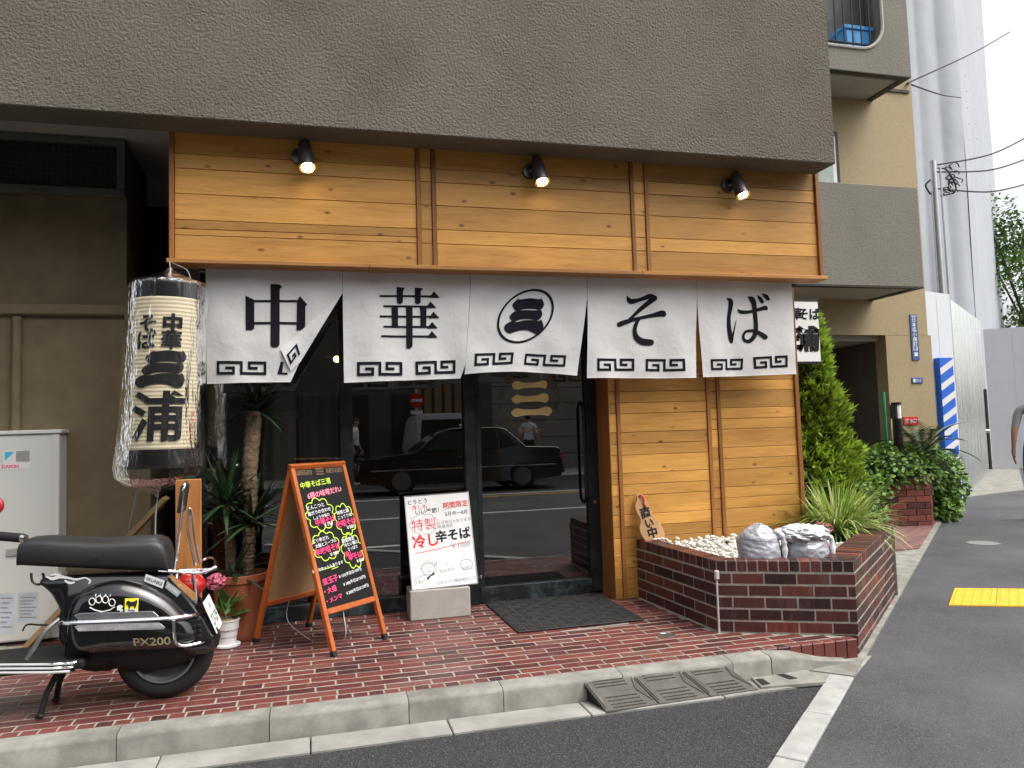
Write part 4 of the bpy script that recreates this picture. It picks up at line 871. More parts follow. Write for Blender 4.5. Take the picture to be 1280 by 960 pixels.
mt(greyink, [('￥1000', .13, .262, .045, -.004, .05), ('土日祝日もあります', .1, .425, .026, 0, .04), ('数量限定', .04, .395, .026, 0, .04), ('スタッフ一同お待ちしてます', .1, .035, .024, .002, .04), ('うまい', -.165, .05, .026, 0, .2), ('ひんやり', .02, .105, .026, .002, .1), ('おいしい', .16, .105, .02, 0, 0)])
m_ = MB()
def mstroke(pts, w_=.003): stroke(m_, [(a, b, w_) for a, b in pts], lambda a, b: on_mb(a, b, .0192), 4)
pts = []
for k in range(73):
    q = 2*pi*k/72; r_ = .9+.12*abs(sin(q*4.5)); pts.append((-.105+.095*cos(q)*r_, .42+.07*sin(q)*r_))
mstroke(pts, .0025)
for cx, cy, r_ in ((-.1, .125, .045), (.155, .13, .04)):
    mstroke([(cx+r_*cos(2*pi*k/24), cy+r_*.85*sin(2*pi*k/24)) for k in range(25)]); mstroke([(cx-.012, cy-.012), (cx, cy-.018), (cx+.014, cy-.01)]); mstroke([(cx-.015, cy+.01), (cx-.013, cy+.013)], .005); mstroke([(cx+.015, cy+.01), (cx+.017, cy+.013)], .005)
for k in range(9): q = .3+k*.33; mstroke([(-.1+.045*cos(q), .125+.04*sin(q)), (-.1+.058*cos(q), .125+.054*sin(q))])
mstroke([(.03, .5), (.1, .518), (.2, .52)], .0025); mstroke([(-.2, .065), (-.15, .085), (-.12, .088)], .0025); mstroke([(-.06, .15), (-.04, .165), (-.05, .14)]); m_.build('doodles', greyink, mbd)
m_ = MB(); poly(m_, [(-.115, .072), (-.09, .085), (-.065, .105), (-.062, .085), (-.088, .078), (-.112, .052)], lambda a, b: on_mb(a, b, .0193)); m_.build('bow_tie', navyink, mbd)
m_ = MB(); stroke(m_, [(-.18, .232, .003), (-.1, .24, .004), (0, .252, .003), (.1, .268, .004), (.2, .282, .003)], lambda a, b: on_mb(a, b, .0193), 4); stroke(m_, [(.02, .145, .003), (.03, .15, .003)], lambda a, b: on_mb(a, b, .0193), 3); m_.build('red_underline', redink, mbd)
# ------------------------------------------------------------------ door mat
mt_ = thing('door_mat', (1.57, 4.87, 0), 'dark grey ribbed rubber door mat at the glass door', 'mat')
A = [V((1.158, 5.27, 0)), V((1.168, 4.435, 0)), V((1.98, 4.437, 0)), V((1.992, 5.27, 0))]
matm = M('mat_rubber', (.045, .043, .042), .85, .2, 20, bump=.5, bscale=300)
m_ = MB(); m_.footprint([(p.x, p.y) for p in A], .003, .012); m_.build('mat_base', matm, mt_, bevel=.003)
m_ = MB()
for i in range(13):
    for j in range(13):
        u, v = (i+.5)/13, (j+.5)/13; c = A[0].lerp(A[3], u).lerp(A[1].lerp(A[2], u), v)
        for k in range(4):
            o_ = (k-1.5)*.013
            if (i+j) % 2: m_.box(c.x-.027, c.y+o_-.003, .0115, c.x+.027, c.y+o_+.003, .0165)
            else: m_.box(c.x+o_-.003, c.y-.027, .0115, c.x+o_+.003, c.y+.027, .0165)
m_.build('mat_ribs', matm, mt_)
dl = thing('floor_drain', tuple(G(833, 794.5)), 'small round metal floor drain in the brick pavement', 'drain'); p = G(833, 794.5)
m_ = MB(); m_.lathe([(.052, -.004), (.052, .003), (.044, .004), (.042, .001)], tuple(p), 24, caps=False); m_.build('drain_ring', steel, dl, smooth=True)
m_ = MB(); m_.cyl(p+V((0, 0, -.004)), p+V((0, 0, .0015)), .043, n=24)
for k in range(4): m_.box(p.x-.03, p.y-.03+.02*k-.002, p.z+.0015, p.x+.03, p.y-.03+.02*k+.002, p.z+.003)
m_.build('drain_lid', M('drain_lid_metal', (.12, .12, .1), .5, .2, 20, metal=.5), dl)
m_ = MB(); q = [G(700, 790), G(786, 779.5)]; m_.bar(q[0]+V((0, 0, .001)), q[1]+V((0, 0, .001)), .018, .004); tag(m_.build('threshold_strip', concrete2), 'thin pale strip on the bricks along the mat front', 'threshold strip')
# ------------------------------------------------------------------ brick planter by the door
PT = .41
PA, PB, PC, PD = V((2.215, 5.045, 0)), V((2.262, 4.03, 0)), V((2.93, 3.692, 0)), V((4.26, 4.9, 0))
pt = thing('brick_planter', (2.9, 4.4, 0), 'low dark brick planter holding white pebbles beside the door', 'planter')
def wallface(P0, P1, nl, nh, th, z0, last=False, flip=False, cw=.0):
    d = (P1-P0); ln = d.length; d.normalize(); nin = V((-d.y, d.x, 0)); yaw = atan2(d.y, d.x); O = worldloc(pt)
    m_ = MB(); q = [P0+nin*.0008, P1+nin*.0008, P1+nin*th, P0+nin*th]; m_.footprint([(p.x, p.y) for p in q], z0, PT-.004); m_.build('wall_core', mortar, pt)
    ch = .068; pitch = ln/nl
    bm2 = MB(); bm2.box(-.5, 0, -ch/2+.0045, .5, .05, ch/2-.0045); me = bm2.mesh('planter_brick', wallbrick, bevel=.0025)
    z = PT-.068*1.5; row = 0
    while z > z0-.05:
        x = -(pitch/2 if row % 2 == 0 else 0)
        while x < ln-.002:
            a, b = max(x, 0), min(x+pitch-.009, ln)
            if b-a > .012 and z-ch/2 > z0-.035:
                c = P0+d*((a+b)/2); hsz = 1.0
                obj_from(me, 'brick', pt, V((c.x, c.y, z))-nin*R.uniform(0, .0015)-O, (R.uniform(-.004, .004), 0, yaw), (b-a, 1, 1))
            x += pitch
        z -= ch; row += 1
    hp = ln/nh; hm_ = MB(); hm_.box(-.5, 0, -.031, .5, th+.003, .031); mh = hm_.mesh('coping_brick', wallbrick, bevel=.003)
    for k in range(nh):
        c = P0+d*(hp*(k+.5)); obj_from(mh, 'coping_brick', pt, V((c.x, c.y, PT-.031+R.uniform(-.001, .001)))-nin*.001-O, (0, 0, yaw), (hp-.008, 1, 1))
wallface(PA, PB, 4.0, 14, .115, 0)
wallface(PB, PC, 4.2, 13, .115, 0)
wallface(PC, PD, 9, 24, .17, RZ)
wallface(PD, PD+V((-.9, .75, 0)), 6, 17, .12, RZ)
m_ = MB(); m_.box(PB.x-.004, PB.y-.006, 0, PB.x+.004, PB.y+.006, PT-.06); m_.build('caulk_joint', M('caulk', (.5, .48, .45), .8), pt)
m_ = MB(); m_.box(PB.x-.012, PB.y-.014, PT-.11, PB.x+.014, PB.y+.01, PT-.055); m_.build('caulk_patch', M('caulk', (.5, .48, .45), .8), pt, bevel=.006)
m_ = MB(); m_.footprint([(2.3, 5.03), (2.36, 4.1), (2.93, 3.82), (4.1, 4.9), (3.45, 5.55), (3.62, 5.03)], .02, PT-.1); m_.build('soil', soil, pt)
m_ = MB(); m_.footprint([(2.2, 5.02), (2.25, 4.05), (2.262, 4.05), (2.215, 5.02)], -.003, .004); m_.build('base_fillet', mortar, pt)
# pebbles: 300 nearest are single stones, the rest one heap
peb = MB(); peb.ball((0, 0, 0), (1, .78, .6), 8, 5, lambda d: 1+.12*noise.noise(d*1.7)); pme = peb.mesh('pebble', pebble, smooth=True, sharp=180)
pbv, pbf = [v.co.copy() for v in pme.vertices], [tuple(p.vertices) for p in pme.polygons]
ps = []
for k in range(1500):
    u, v = R.random(), R.random(); x = 2.33+1.35*u; y = 3.75+1.3*v
    inside = (x-2.34-.04*(y-4.1) > 0) and ((x-PB.x)*.42+(y-PB.y)*.907 > .13) and y < 5.02 and ((y-PC.y)*.74-(x-PC.x)*.672 > .17)
    if inside and x < 3.45: ps.append((x, y, PT-.075+.05*min(1, (y-3.9)*.6)+R.uniform(0, .03)))
ps.sort(key=lambda p: p[1]+p[0]*.2)
pg = thing('pebble_bed', (2.9, 4.5, PT-.1), 'white pebbles filling the planter beside the silver sacks', 'pebbles'); OG = V(pg.location)
rest = MB()
for i, p in enumerate(ps):
    s_ = R.uniform(.012, .024); e_ = Euler((R.uniform(-.5, .5), R.uniform(-.5, .5), R.uniform(0, 6)))
    if i < 300: obj_from(pme, 'pebble', pg, V(p)-OG, e_, (s_, s_, s_))
    else:
        mt3 = e_.to_matrix(); rest.add([V(p)+mt3 @ (v*s_) for v in pbv], pbf)
o = rest.build('pebbles', pebble, pg, smooth=True, sharp=180); o['kind'] = 'stuff'
m_ = MB(); m_.footprint([(2.33, 5.0), (2.37, 4.12), (2.95, 3.86), (3.5, 4.4), (3.5, 5.0)], .3, PT-.065); m_.build('pebble_base', M('pebble_base', (.5, .49, .45), .9, .3, 60, bump=1, bscale=60), pg)
# silver sacks
def sack(cx, cy, rx, ry, rz_, label, seed, kind):
    t_ = thing('silver_sack', (cx, cy, PT-.07), label, 'sack', 'silver sacks on the planter'); zb = PT-.075
    def crease(p, f): return 1-abs(noise.noise(p*f+V((seed, seed*.7, 0))))*2
    def k(d):
        ridge = .045*crease(V((d.x*.8, d.y*.8, d.z*2.6)), 2.2)+.022*crease(V((d.x, d.y, d.z*3)), 5)
        lump = .09*noise.noise(d*1.6+V((seed, 0, 0))); sag = 1+.1*(1-abs(d.z+.45))
        return (.95+ridge+lump)*sag*(1 if d.z > -.5 else .92)
    m_ = MB(); m_.ball((cx, cy, zb+rz_*.8), (rx, ry, rz_), 80, 56, k); m_.build('sack_body', silver, t_, smooth=True, sharp=180)
    sw = M('sack_white', (.7, .7, .74), .5, .06, 8, bump=.5, bscale=30, bdist=.01)
    m_ = MB()
    if kind == 0:      # mouth folded over and twisted down the side
        def fold(u, v):
            th = -2.9+2.5*u; r_ = 1.02+.03*sin(v*pi)+.02*crease(V((u*3, v*2, 1)), 2); z = zb+rz_*(1.28+.22*v)-.02*sin(u*3)
            q = sqrt(max(.05, 1-((z-zb-rz_*.8)/rz_)**2)); return V((cx+rx*q*r_*cos(th), cy+ry*q*r_*sin(th), z))
        m_.grid(fold, 40, 10); m_.build('folded_mouth', silver, t_, smooth=True, sharp=180); m_ = MB()
        m_.tube(catmull([(cx+rx*.55, cy-ry*.55, zb+rz_*1.5), (cx+rx*.85, cy-ry*.7, zb+rz_*1.3), (cx+rx*.98, cy-ry*.72, zb+rz_*.9), (cx+rx*.92, cy-ry*.8, zb+rz_*.45)], 6), [.01]+[.016, .02, .017, .014]*4+[.012]*2, 8); m_.build('twisted_end', sw, t_, smooth=True)
    else:
        m_.ball((cx-.01, cy, zb+rz_*1.52), (rx*.98, ry*.95, rz_*.36), 90, 50, lambda d: .8+.38*crease(V((d.x*1.4, d.y*1.4, d.z*.6)), 2.0)+.2*crease(d, 4.5)); m_.build('crumpled_mouth', sw, t_, smooth=True, sharp=180); m_ = MB()
        m_.tube(catmull([(cx+rx*.7, cy-ry*.6, zb+rz_*1.5), (cx+rx*1.0, cy-ry*.6, zb+rz_*1.25), (cx+rx*.95, cy-ry*.75, zb+rz_*.5)], 6), [.012, .018, .016, .014]*3+[.01], 8); m_.build('tie_strap', sw, t_, smooth=True)
a = W(957, 690, 3.99); b = W(1010, 690, 3.96)
sack(a.x+.012, 4.08, .125, .115, .15, 'rounded silver sack with its mouth twisted shut, on the planter', 3.1, 0)
sack(b.x+.04, 4.05, .14, .115, .125, 'silver sack with crumpled white open mouth, on the planter', 8.7, 1)
# gourd-shaped wooden sign
gs = thing('gourd_sign', (2.3, 4.99, PT), 'gourd-shaped wooden plaque with black brush lettering and red cord', 'sign')
g8 = lambda a, b, off=0: (lambda q: V((q.x, 4.96+(q.z-.4)*.2-off, q.z)))(W(740+a/3.368, 560+b/3.368, 4.975))
out = [(197, 200), (218, 196), (232, 212), (243, 240), (257, 275), (260, 290), (285, 318), (300, 355), (298, 385), (280, 402), (250, 405), (222, 392), (203, 365), (197, 335), (205, 305), (190, 270), (187, 245), (196, 222)]
oc = catmull(out, 4, True); n = len(oc)
m_ = MB(); vs = [g8(a, b, .016) for a, b in oc]+[g8(a, b, 0) for a, b in oc]; m_.add(vs, [tuple(range(n)), tuple(range(2*n-1, n-1, -1))]+[(i, i+n, (i+1) % n+n, (i+1) % n) for i in range(n)]); m_.build('plaque', gourdwood, gs, bevel=.002)
for ch, a, b, s_ in (('商', 226, 272, .082), ('い', 240, 316, .074), ('中', 250, 354, .082)):
    m_ = MB(); p0 = g8(a, b, .0185); text(m_, ch, lambda u, v: V((p0.x+u, p0.y+v*.2, p0.z+v)), 0, 0, s_, .03, .15); m_.build('lettering', ink, gs)
m_ = MB(); m_.tube(catmull([g8(205, 212, .01), g8(210, 200, .025), g8(222, 215, .028), g8(222, 235, .024), g8(231, 250, .024)], 5), .006, 7); m_.build('red_cord', M('red_cord', (.55, .02, .02), .7), gs, smooth=True)
for k, (a, b) in enumerate(((253, 398), (270, 399), (285, 401))):
    p = g8(a, b, .03); o = obj_from(pme, 'pebble', None, (p.x, p.y, PT+.008), (0, 0, k), (.02, .016, .013)); tag(o, 'small white pebble at the foot of the gourd plaque', 'pebble', 'pebbles propping the gourd plaque')
# small projecting sign past the curtain
ss = thing('hanging_sign', (3.78, 5.2, 1.7), 'small white projecting sign with black lettering past the curtain end', 'sign')
c0, c1 = W(1022, 377, 5.2), W(1023, 452, 5.2); sx1 = c0.x; sz1, sz0 = c0.z, c1.z
m_ = MB(); m_.box(3.602, 5.2, sz0, sx1, 5.24, sz1); m_.build('sign_face', white, ss, bevel=.002)
m_ = MB(); m_.box(3.602, 5.198, sz1, sx1+.004, 5.244, sz1+.022); m_.box(3.602, 5.198, sz0-.016, sx1+.004, 5.244, sz0); m_.build('sign_frame', frame_dk, ss)
m_ = MB(); f_ = lambda u, v: V((u, 5.1975, v)); ccx = sx1-.17
text(m_, '中華', f_, ccx-.08, sz1-.1, .1, .03); text(m_, 'そば', f_, ccx+.085, sz1-.1, .1, .03); text(m_, '三', f_, ccx-.09, sz1-.3, .2, .06); text(m_, '浦', f_, ccx+.06, sz1-.3, .2, .06); m_.build('lettering', ink, ss)
m_ = MB(); m_.box(3.6, 5.21, sz1-.1, 3.62, 5.23, sz1+.1); m_.build('bracket', trimm, ss)

# ------------------------------------------------------------------ plants
def rosette(mb, c, n, l, w_, droop, up_=.35, seed=0):
    rr = random.Random(seed)
    for k in range(n):
        q = rr.uniform(0, 2*pi); el = rr.uniform(-.5, 1.35)*up_*2+.1; d = V((cos(q)*cos(el), sin(q)*cos(el), sin(el))); blade(mb, V(c)+d*.02, d, l*rr.uniform(.75, 1.1), w_, droop*rr.uniform(.5, 1.3), 5)
yp = thing('potted_yucca', (-.42, 4.97, 0), 'tall yucca with sword leaves in a big terracotta pot', 'potted plant')
yc = V((-.43, 4.98, 0))
m_ = MB(); m_.lathe([(.105, 0), (.115, .02), (.14, .2), (.158, .34), (.168, .345), (.17, .385), (.158, .388), (.15, .345)], tuple(yc), 32, caps=False); m_.lathe([(0.001, 0.0), (.105, 0.0)], tuple(yc), 32, caps=False); pt_ = m_.build('pot', terracotta, yp, smooth=True)
m_ = MB(); m_.cyl(yc+V((0, 0, .3)), yc+V((0, 0, .345)), .15, n=24); m_.build('soil', soil, pt_)
def trunk(pts, r0_, r1_, parent):
    S = catmull(pts, 26); rr = [(r0_+(r1_-r0_)*i/len(S))*(1+.06*sin(i*1.9)+.03*sin(i*.7)) for i in range(len(S))]; m_ = MB(); m_.tube(S, rr, 12); return m_.build('trunk', bark, parent, smooth=True, sharp=180)
t1 = W(312, 512, 4.98); trunk([yc+V((.03, 0, .33)), yc+V((.06, .02, .7)), yc+V((.06, .0, 1.0)), V((t1.x+.02, 5.12, 1.36))], .04, .05, yp)
t2 = W(310, 655, 4.93); trunk([yc+V((.05, -.05, .33)), V((t2.x, 4.93, .5)), V((t2.x+.01, 4.92, .66))], .036, .03, yp); trunk([yc+V((-.05, .02, .33)), yc+V((-.06, .03, .6)), yc+V((-.08, .02, .8))], .035, .03, yp)
m_ = MB(); rosette(m_, (t1.x+.02, 5.14, 1.38), 60, .26, .03, .5, .4, 1); rosette(m_, yc+V((.06, -.0, .68)), 50, .34, .03, .35, .42, 2); rosette(m_, yc+V((-.09, .06, .8)), 55, .34, .03, .35, .45, 3); rosette(m_, yc+V((-.02, -.08, .4)), 14, .26, .03, .3, .45, 4); m_.build('leaves', leaf_yuc, yp)
wp = thing('white_flower_pot', tuple(G(284, 812)), 'small white pot of pink kalanchoe behind the scooter', 'potted plant'); wc = G(284, 808)
m_ = MB(); m_.lathe([(.062, 0), (.074, .006), (.074, .016), (.05, .018), (.053, .06), (.056, .062), (.06, .1), (.064, .102), (.068, .15), (.072, .152), (.072, .16), (.064, .158)], tuple(wc), 28, caps=False); wpp = m_.build('pot', potwhite, wp, smooth=True)
m_ = MB(); m_.cyl(wc+V((0, 0, .1)), wc+V((0, 0, .152)), .064, n=20); m_.build('soil', M('moss_soil', (.3, .2, .1), .95, .3, 60, bump=.6), wpp)
m_ = MB(); rr = random.Random(4)
for k in range(22):
    q = rr.uniform(0, 6.3); el = rr.uniform(.2, 1.2); d = V((cos(q)*cos(el), sin(q)*cos(el), sin(el))); leafcard(m_, wc+V((0, 0, .15+rr.uniform(0, .07)))+d*.03, d, V((0, 0, 1)), rr.uniform(.08, .13), rr.uniform(.045, .065), .15)
m_.build('leaves', leaf_pot, wp)
m_ = MB(); fc = W(270, 727, wc.y); stem = []
m_.tube([wc+V((0, 0, .15)), fc+V((0, 0, -.03))], .004, 5); m_.build('stem', leaf_pot, wp)
m_ = MB()
for k in range(75):
    d = V((rr.gauss(0, 1), rr.gauss(0, 1), rr.gauss(0, 1))).normalized(); p = fc+V((d.x*.055, d.y*.05, d.z*.045))
    for j in range(4): q = j*pi/2; a_ = d.orthogonal().normalized(); b_ = d.cross(a_); leafcard(m_, p, a_*cos(q)+b_*sin(q)+d*.3, d, .014, .012, 0, 1)
m_.build('flowers', pinkfl, wp)
# golden conifer
def spray(mb, p, d, rr, n=9, l=.05):
    d = V(d).normalized()
    for k in range(n):
        e_ = (d+V((rr.gauss(0, .45), rr.gauss(0, .45), rr.gauss(0, .4)+.25))).normalized(); leafcard(mb, V(p)+d*rr.uniform(0, l), e_, V((rr.gauss(0, 1), rr.gauss(0, 1), rr.gauss(0, 1))), l*rr.uniform(.6, 1.3), l*.33, .1, 1)
cf = thing('golden_conifer', (4.13, 5.55, .3), 'tall bright yellow-green conifer shrub past the wooden wall', 'shrub'); rr = random.Random(9)
CX, CY = 4.02, 5.6
m_ = MB(); m_.tube([(CX, CY, .25), (CX+.01, CY, 1.0), (CX, CY+.02, 1.9)], [.04, .03, .008], 8); m_.build('trunk', barkdk, cf, smooth=True)
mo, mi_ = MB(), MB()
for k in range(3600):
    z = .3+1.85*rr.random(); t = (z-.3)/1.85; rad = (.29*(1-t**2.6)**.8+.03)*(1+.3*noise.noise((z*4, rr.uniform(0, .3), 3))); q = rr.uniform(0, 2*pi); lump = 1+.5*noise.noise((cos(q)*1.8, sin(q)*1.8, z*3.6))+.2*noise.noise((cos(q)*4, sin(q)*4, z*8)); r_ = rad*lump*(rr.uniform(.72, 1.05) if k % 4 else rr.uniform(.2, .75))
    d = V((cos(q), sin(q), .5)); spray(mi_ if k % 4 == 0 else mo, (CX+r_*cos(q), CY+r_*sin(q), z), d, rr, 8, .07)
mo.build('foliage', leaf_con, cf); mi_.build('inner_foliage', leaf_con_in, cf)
# variegated liriope tuft
lp = thing('variegated_grass', (3.62, 4.72, .3), 'arching tuft of cream-striped grass in the planter', 'plant'); ma, mbb = MB(), MB(); GC = V((3.8, 4.95, .36))
for k in range(700):
    q = rr.uniform(0, 2*pi); el = rr.uniform(.55, 1.45); d = V((cos(q)*cos(el), sin(q)*cos(el), sin(el))); rad = rr.uniform(0, .14); blade(ma if k % 3 else mbb, GC+V((cos(q)*rad*1.2, sin(q)*rad, 0)), d, rr.uniform(.3, .52), rr.uniform(.009, .015), rr.uniform(.7, 1.9), 6)
ma.build('blades', leaf_lir, lp); mbb.build('cream_blades', leaf_lir2, lp)
m_ = MB()
pf = thing('pink_ground_flower', (3.28, 4.45, PT-.1), 'little pink flowers behind the silver sacks', 'flower')
for cx_, cy_ in ((1025, 657), (1036, 660)):
    p = W(cx_, cy_, 4.4)
    for k in range(40): d = V((rr.gauss(0, 1), rr.gauss(0, 1), rr.gauss(0, 1))).normalized(); leafcard(m_, p+d*.02, d, V((0, 0, 1)), .014, .012, 0, 1)
    m_.tube([(p.x, p.y, PT-.1), tuple(p)], .003, 4)
m_.build('blossom', pinkfl, pf)
gc = MB()
for k in range(900):
    x = rr.uniform(3.1, 4.1); y = rr.uniform(4.2, 5.0)
    if (y-PC.y)*.74-(x-PC.x)*.672 > .2: d = V((rr.gauss(0, 1), rr.gauss(0, 1), rr.uniform(.3, 1.2))); blade(gc, (x, y, PT-.1), d, rr.uniform(.04, .09), .004, .6, 3)
o = gc.build('ground_cover', M('mondo_green', (.03, .085, .035), .6, .3, 8, island=.4)); o['kind'] = 'stuff'; tag(o, 'low dark green ground cover behind the silver sacks', 'ground cover')
gt = thing('small_green_tuft', (2.93, 4.97, PT-.08), 'tiny green sprout in the pebbles against the plank wall', 'plant'); m_ = MB(); p = W(912, 687, 4.95)
for k in range(60): q = rr.uniform(0, 6.3); blade(m_, (p.x+rr.uniform(-.05, .05), p.y, PT-.07), V((cos(q), sin(q)*.5, .9)), rr.uniform(.03, .06), .006, .8, 3)
m_.build('blades', leaf_ivy, gt)
# ------------------------------------------------------------------ scooter
YC, YN = 3.95, 3.80
sk = thing('scooter', (-.95, YC, 0), 'black chrome-trimmed motor scooter parked on the bricks by the lantern', 'scooter')
gloss = M('scooter_black', (.006, .006, .007), .12, .1, 4, spec=.5, coat=.8)
matte = M('scooter_matte', (.012, .012, .012), .55, .2, 12)
seatm = M('seat_vinyl', (.03, .03, .031), .42, .1, 10, bump=.25, bscale=260, bdist=.002)
whitest = M('sticker_white', (.72, .72, .7), .5, .03, 10)
RX, RW = -.675, .215
def wheel(x, parent):
    w_ = MB(); ty = []
    n, m = 40, 12
    for i in range(n):
        q = 2*pi*i/n
        for j in range(m):
            p = 2*pi*j/m; r_ = .168+.047*cos(p); ty.append((x+r_*cos(q), YC+.05*sin(p), RW+r_*sin(q)))
    w_.add(ty, [(i*m+j, ((i+1) % n)*m+j, ((i+1) % n)*m+(j+1) % m, i*m+(j+1) % m) for i in range(n) for j in range(m)]); t = w_.build('tyre', rubber, parent, smooth=True, sharp=180)
    w_ = MB(); prof = [(.13, .045), (.137, .04), (.13, .03), (.1, .02), (.06, .032), (.03, .04), (.001, .04)]
    vs = [];
    for r_, y in prof: vs += [(x+r_*cos(2*pi*k/32), YC-y, RW+r_*sin(2*pi*k/32)) for k in range(32)]
    w_.add(vs, [(i*32+k, i*32+(k+1) % 32, (i+1)*32+(k+1) % 32, (i+1)*32+k) for i in range(len(prof)-1) for k in range(32)])
    vs = []
    for r_, y in prof: vs += [(x+r_*cos(2*pi*k/32), YC+y, RW+r_*sin(2*pi*k/32)) for k in range(32)]
    w_.add(vs, [(i*32+(k+1) % 32, i*32+k, (i+1)*32+k, (i+1)*32+(k+1) % 32) for i in range(len(prof)-1) for k in range(32)]); w_.build('rim', M('rim_grey', (.09, .09, .09), .4, .1, 6, metal=.6), t, smooth=True)
    w_ = MB(); w_.tube([(x+.132*cos(2*pi*k/40), YC-.046, RW+.132*sin(2*pi*k/40)) for k in range(40)], .006, 6, True); w_.build('rim_edge', M('rim_edge', (.3, .3, .29), .4, .1, 6, metal=.5), t, smooth=True)
    return t
wheel(RX, sk); wheel(RX-1.24, sk)
s3 = lambda a, b, y: W(a/2.825, 580+b/2.825, y)
# main body shell: profile in the middle plane, extruded with rounded shoulders
prof = [(165, 395), (330, 380), (600, 378), (625, 390), (700, 480), (755, 565), (772, 600), (760, 640), (700, 655), (640, 600), (560, 520), (300, 560), (240, 620), (225, 540), (232, 500), (200, 440)]
pc_ = [s3(a, b, YC) for a, b in prof]; pc_ = catmull([(p.x, p.z) for p in pc_], 3, True); cxx = sum(p[0] for p in pc_)/len(pc_); czz = sum(p[1] for p in pc_)/len(pc_)
m_ = MB(); ys = [(-.115, .93), (-.1, .985), (-.06, 1), (.06, 1), (.1, .985), (.115, .93)]; n = len(pc_); vs = []
for y, k in ys: vs += [(cxx+(p[0]-cxx)*k, YC+y, czz+(p[1]-czz)*k) for p in pc_]
m_.add(vs, [(i*n+j, i*n+(j+1) % n, (i+1)*n+(j+1) % n, (i+1)*n+j) for i in range(5) for j in range(n)]+[tuple(range(n-1, -1, -1)), tuple(range(5*n, 6*n))]); m_.build('body_shell', gloss, sk, smooth=True, sharp=60)
# bulging side cowls
cow = [(232, 575), (238, 520), (270, 462), (330, 425), (420, 408), (510, 425), (590, 465), (650, 520), (690, 570), (700, 620), (640, 652), (500, 660), (350, 668), (265, 672), (240, 640)]
cp_ = [s3(a, b, 3.83) for a, b in cow]; cp_ = catmull([(p.x, p.z) for p in cp_], 4, True); n = len(cp_); ccx, ccz = s3(450, 555, 3.83).x, s3(450, 555, 3.83).z
for sg in (-1, 1):
    m_ = MB(); vs = []; ks = [1.03, 1.0, .985, .95, .88, .76, .6, .4, .2, .02]; dy = [0, .028, .045, .066, .085, .1, .11, .116, .119, .12]
    for k, d_ in zip(ks, dy): vs += [(ccx+(p[0]-ccx)*k, YC+sg*(.075+d_), ccz+(p[1]-ccz)*k) for p in cp_]
    F_ = [(i*n+j, i*n+(j+1) % n, (i+1)*n+(j+1) % n, (i+1)*n+j) for i in range(len(ks)-1) for j in range(n)]
    m_.add(vs, F_); c_ = m_.build('side_cowl', gloss, sk, smooth=True, sharp=70)
    if sg == -1: cowl = c_
def cowy(x, z):   # front surface of the near cowl, read from the dome
    best = 0
    dx, dz = x-ccx, z-ccz; q = atan2(dz, dx); rmax = .01
    for p in cp_:
        dq = abs((atan2(p[1]-ccz, p[0]-ccx)-q+pi) % (2*pi)-pi)
        if dq < .12: rmax = max(rmax, hypot(p[0]-ccx, p[1]-ccz))
    k = min(1, hypot(dx, dz)/rmax)
    ks = [0, .2, .4, .6, .76, .88, .95, .985, 1.0]; dd = [.12, .119, .116, .11, .1, .085, .066, .045, .028]
    for i in range(len(ks)-1):
        if k <= ks[i+1]: return YC-.075-(dd[i]+(dd[i+1]-dd[i])*(k-ks[i])/(ks[i+1]-ks[i]))
    return YC-.1
def onc(a, b, off=.0025):
    p = s3(a, b, 3.77); return V((p.x, cowy(p.x, p.z)-off, p.z))
# seat
SL = [(80, 335), (84, 275), (110, 258), (170, 254), (260, 260), (350, 263), (400, 262), (480, 256), (560, 253), (590, 266), (605, 310), (606, 360)]
m_ = MB(); secs = 30; vs = []; n = 20
x0, x1 = s3(80, 300, YC).x, s3(607, 300, YC).x
for i in range(secs+1):
    t = i/secs; x = x0+(x1-x0)*(.5-.5*cos(pi*t)); a = 80+(607-80)*(.5-.5*cos(pi*t))
    tz = None
    for (a0, b0), (a1, b1) in zip(SL, SL[1:]):
        if a0 <= a <= a1 and a1 > a0: tz = b0+(b1-b0)*(a-a0)/(a1-a0); break
    tz = tz if tz else SL[-1][1]
    tb = 352+(373-352)*(a-80)/527; zt = s3(a, tz, YC).z; zb = s3(a, tb, YC).z; hw_ = .135*(1-.25*abs(2*t-1)**3)*(1-.25*(1-t)); cz_ = (zt+zb)/2; hh_ = max(.004, (zt-zb)/2)
    for k in range(n):
        q = 2*pi*k/n; ex = .5; vs.append((x, YC+hw_*math.copysign(abs(cos(q))**ex, cos(q)), cz_+hh_*math.copysign(abs(sin(q))**ex, sin(q))))
m_.add(vs, [(i*n+k, i*n+(k+1) % n, (i+1)*n+(k+1) % n, (i+1)*n+k) for i in range(secs) for k in range(n)]+[tuple(range(n-1, -1, -1)), tuple(range(secs*n, secs*n+n))]); se = m_.build('seat', seatm, sk, smooth=True, sharp=60)
m_ = MB()
for a in (352, 362, 373):
    p = [s3(a+14, 262, YC), s3(a+8, 275, YC), s3(a, 310, YC), s3(a-6, 340, YC)]; m_.tube(catmull([p[0]+V((0, .0, .002)), p[1]+V((0, -.085, 0)), p[2]+V((0, -.118, 0)), p[3]+V((0, -.112, 0))], 6), .0028, 6)
m_.build('seat_piping', seatm, se, smooth=True)
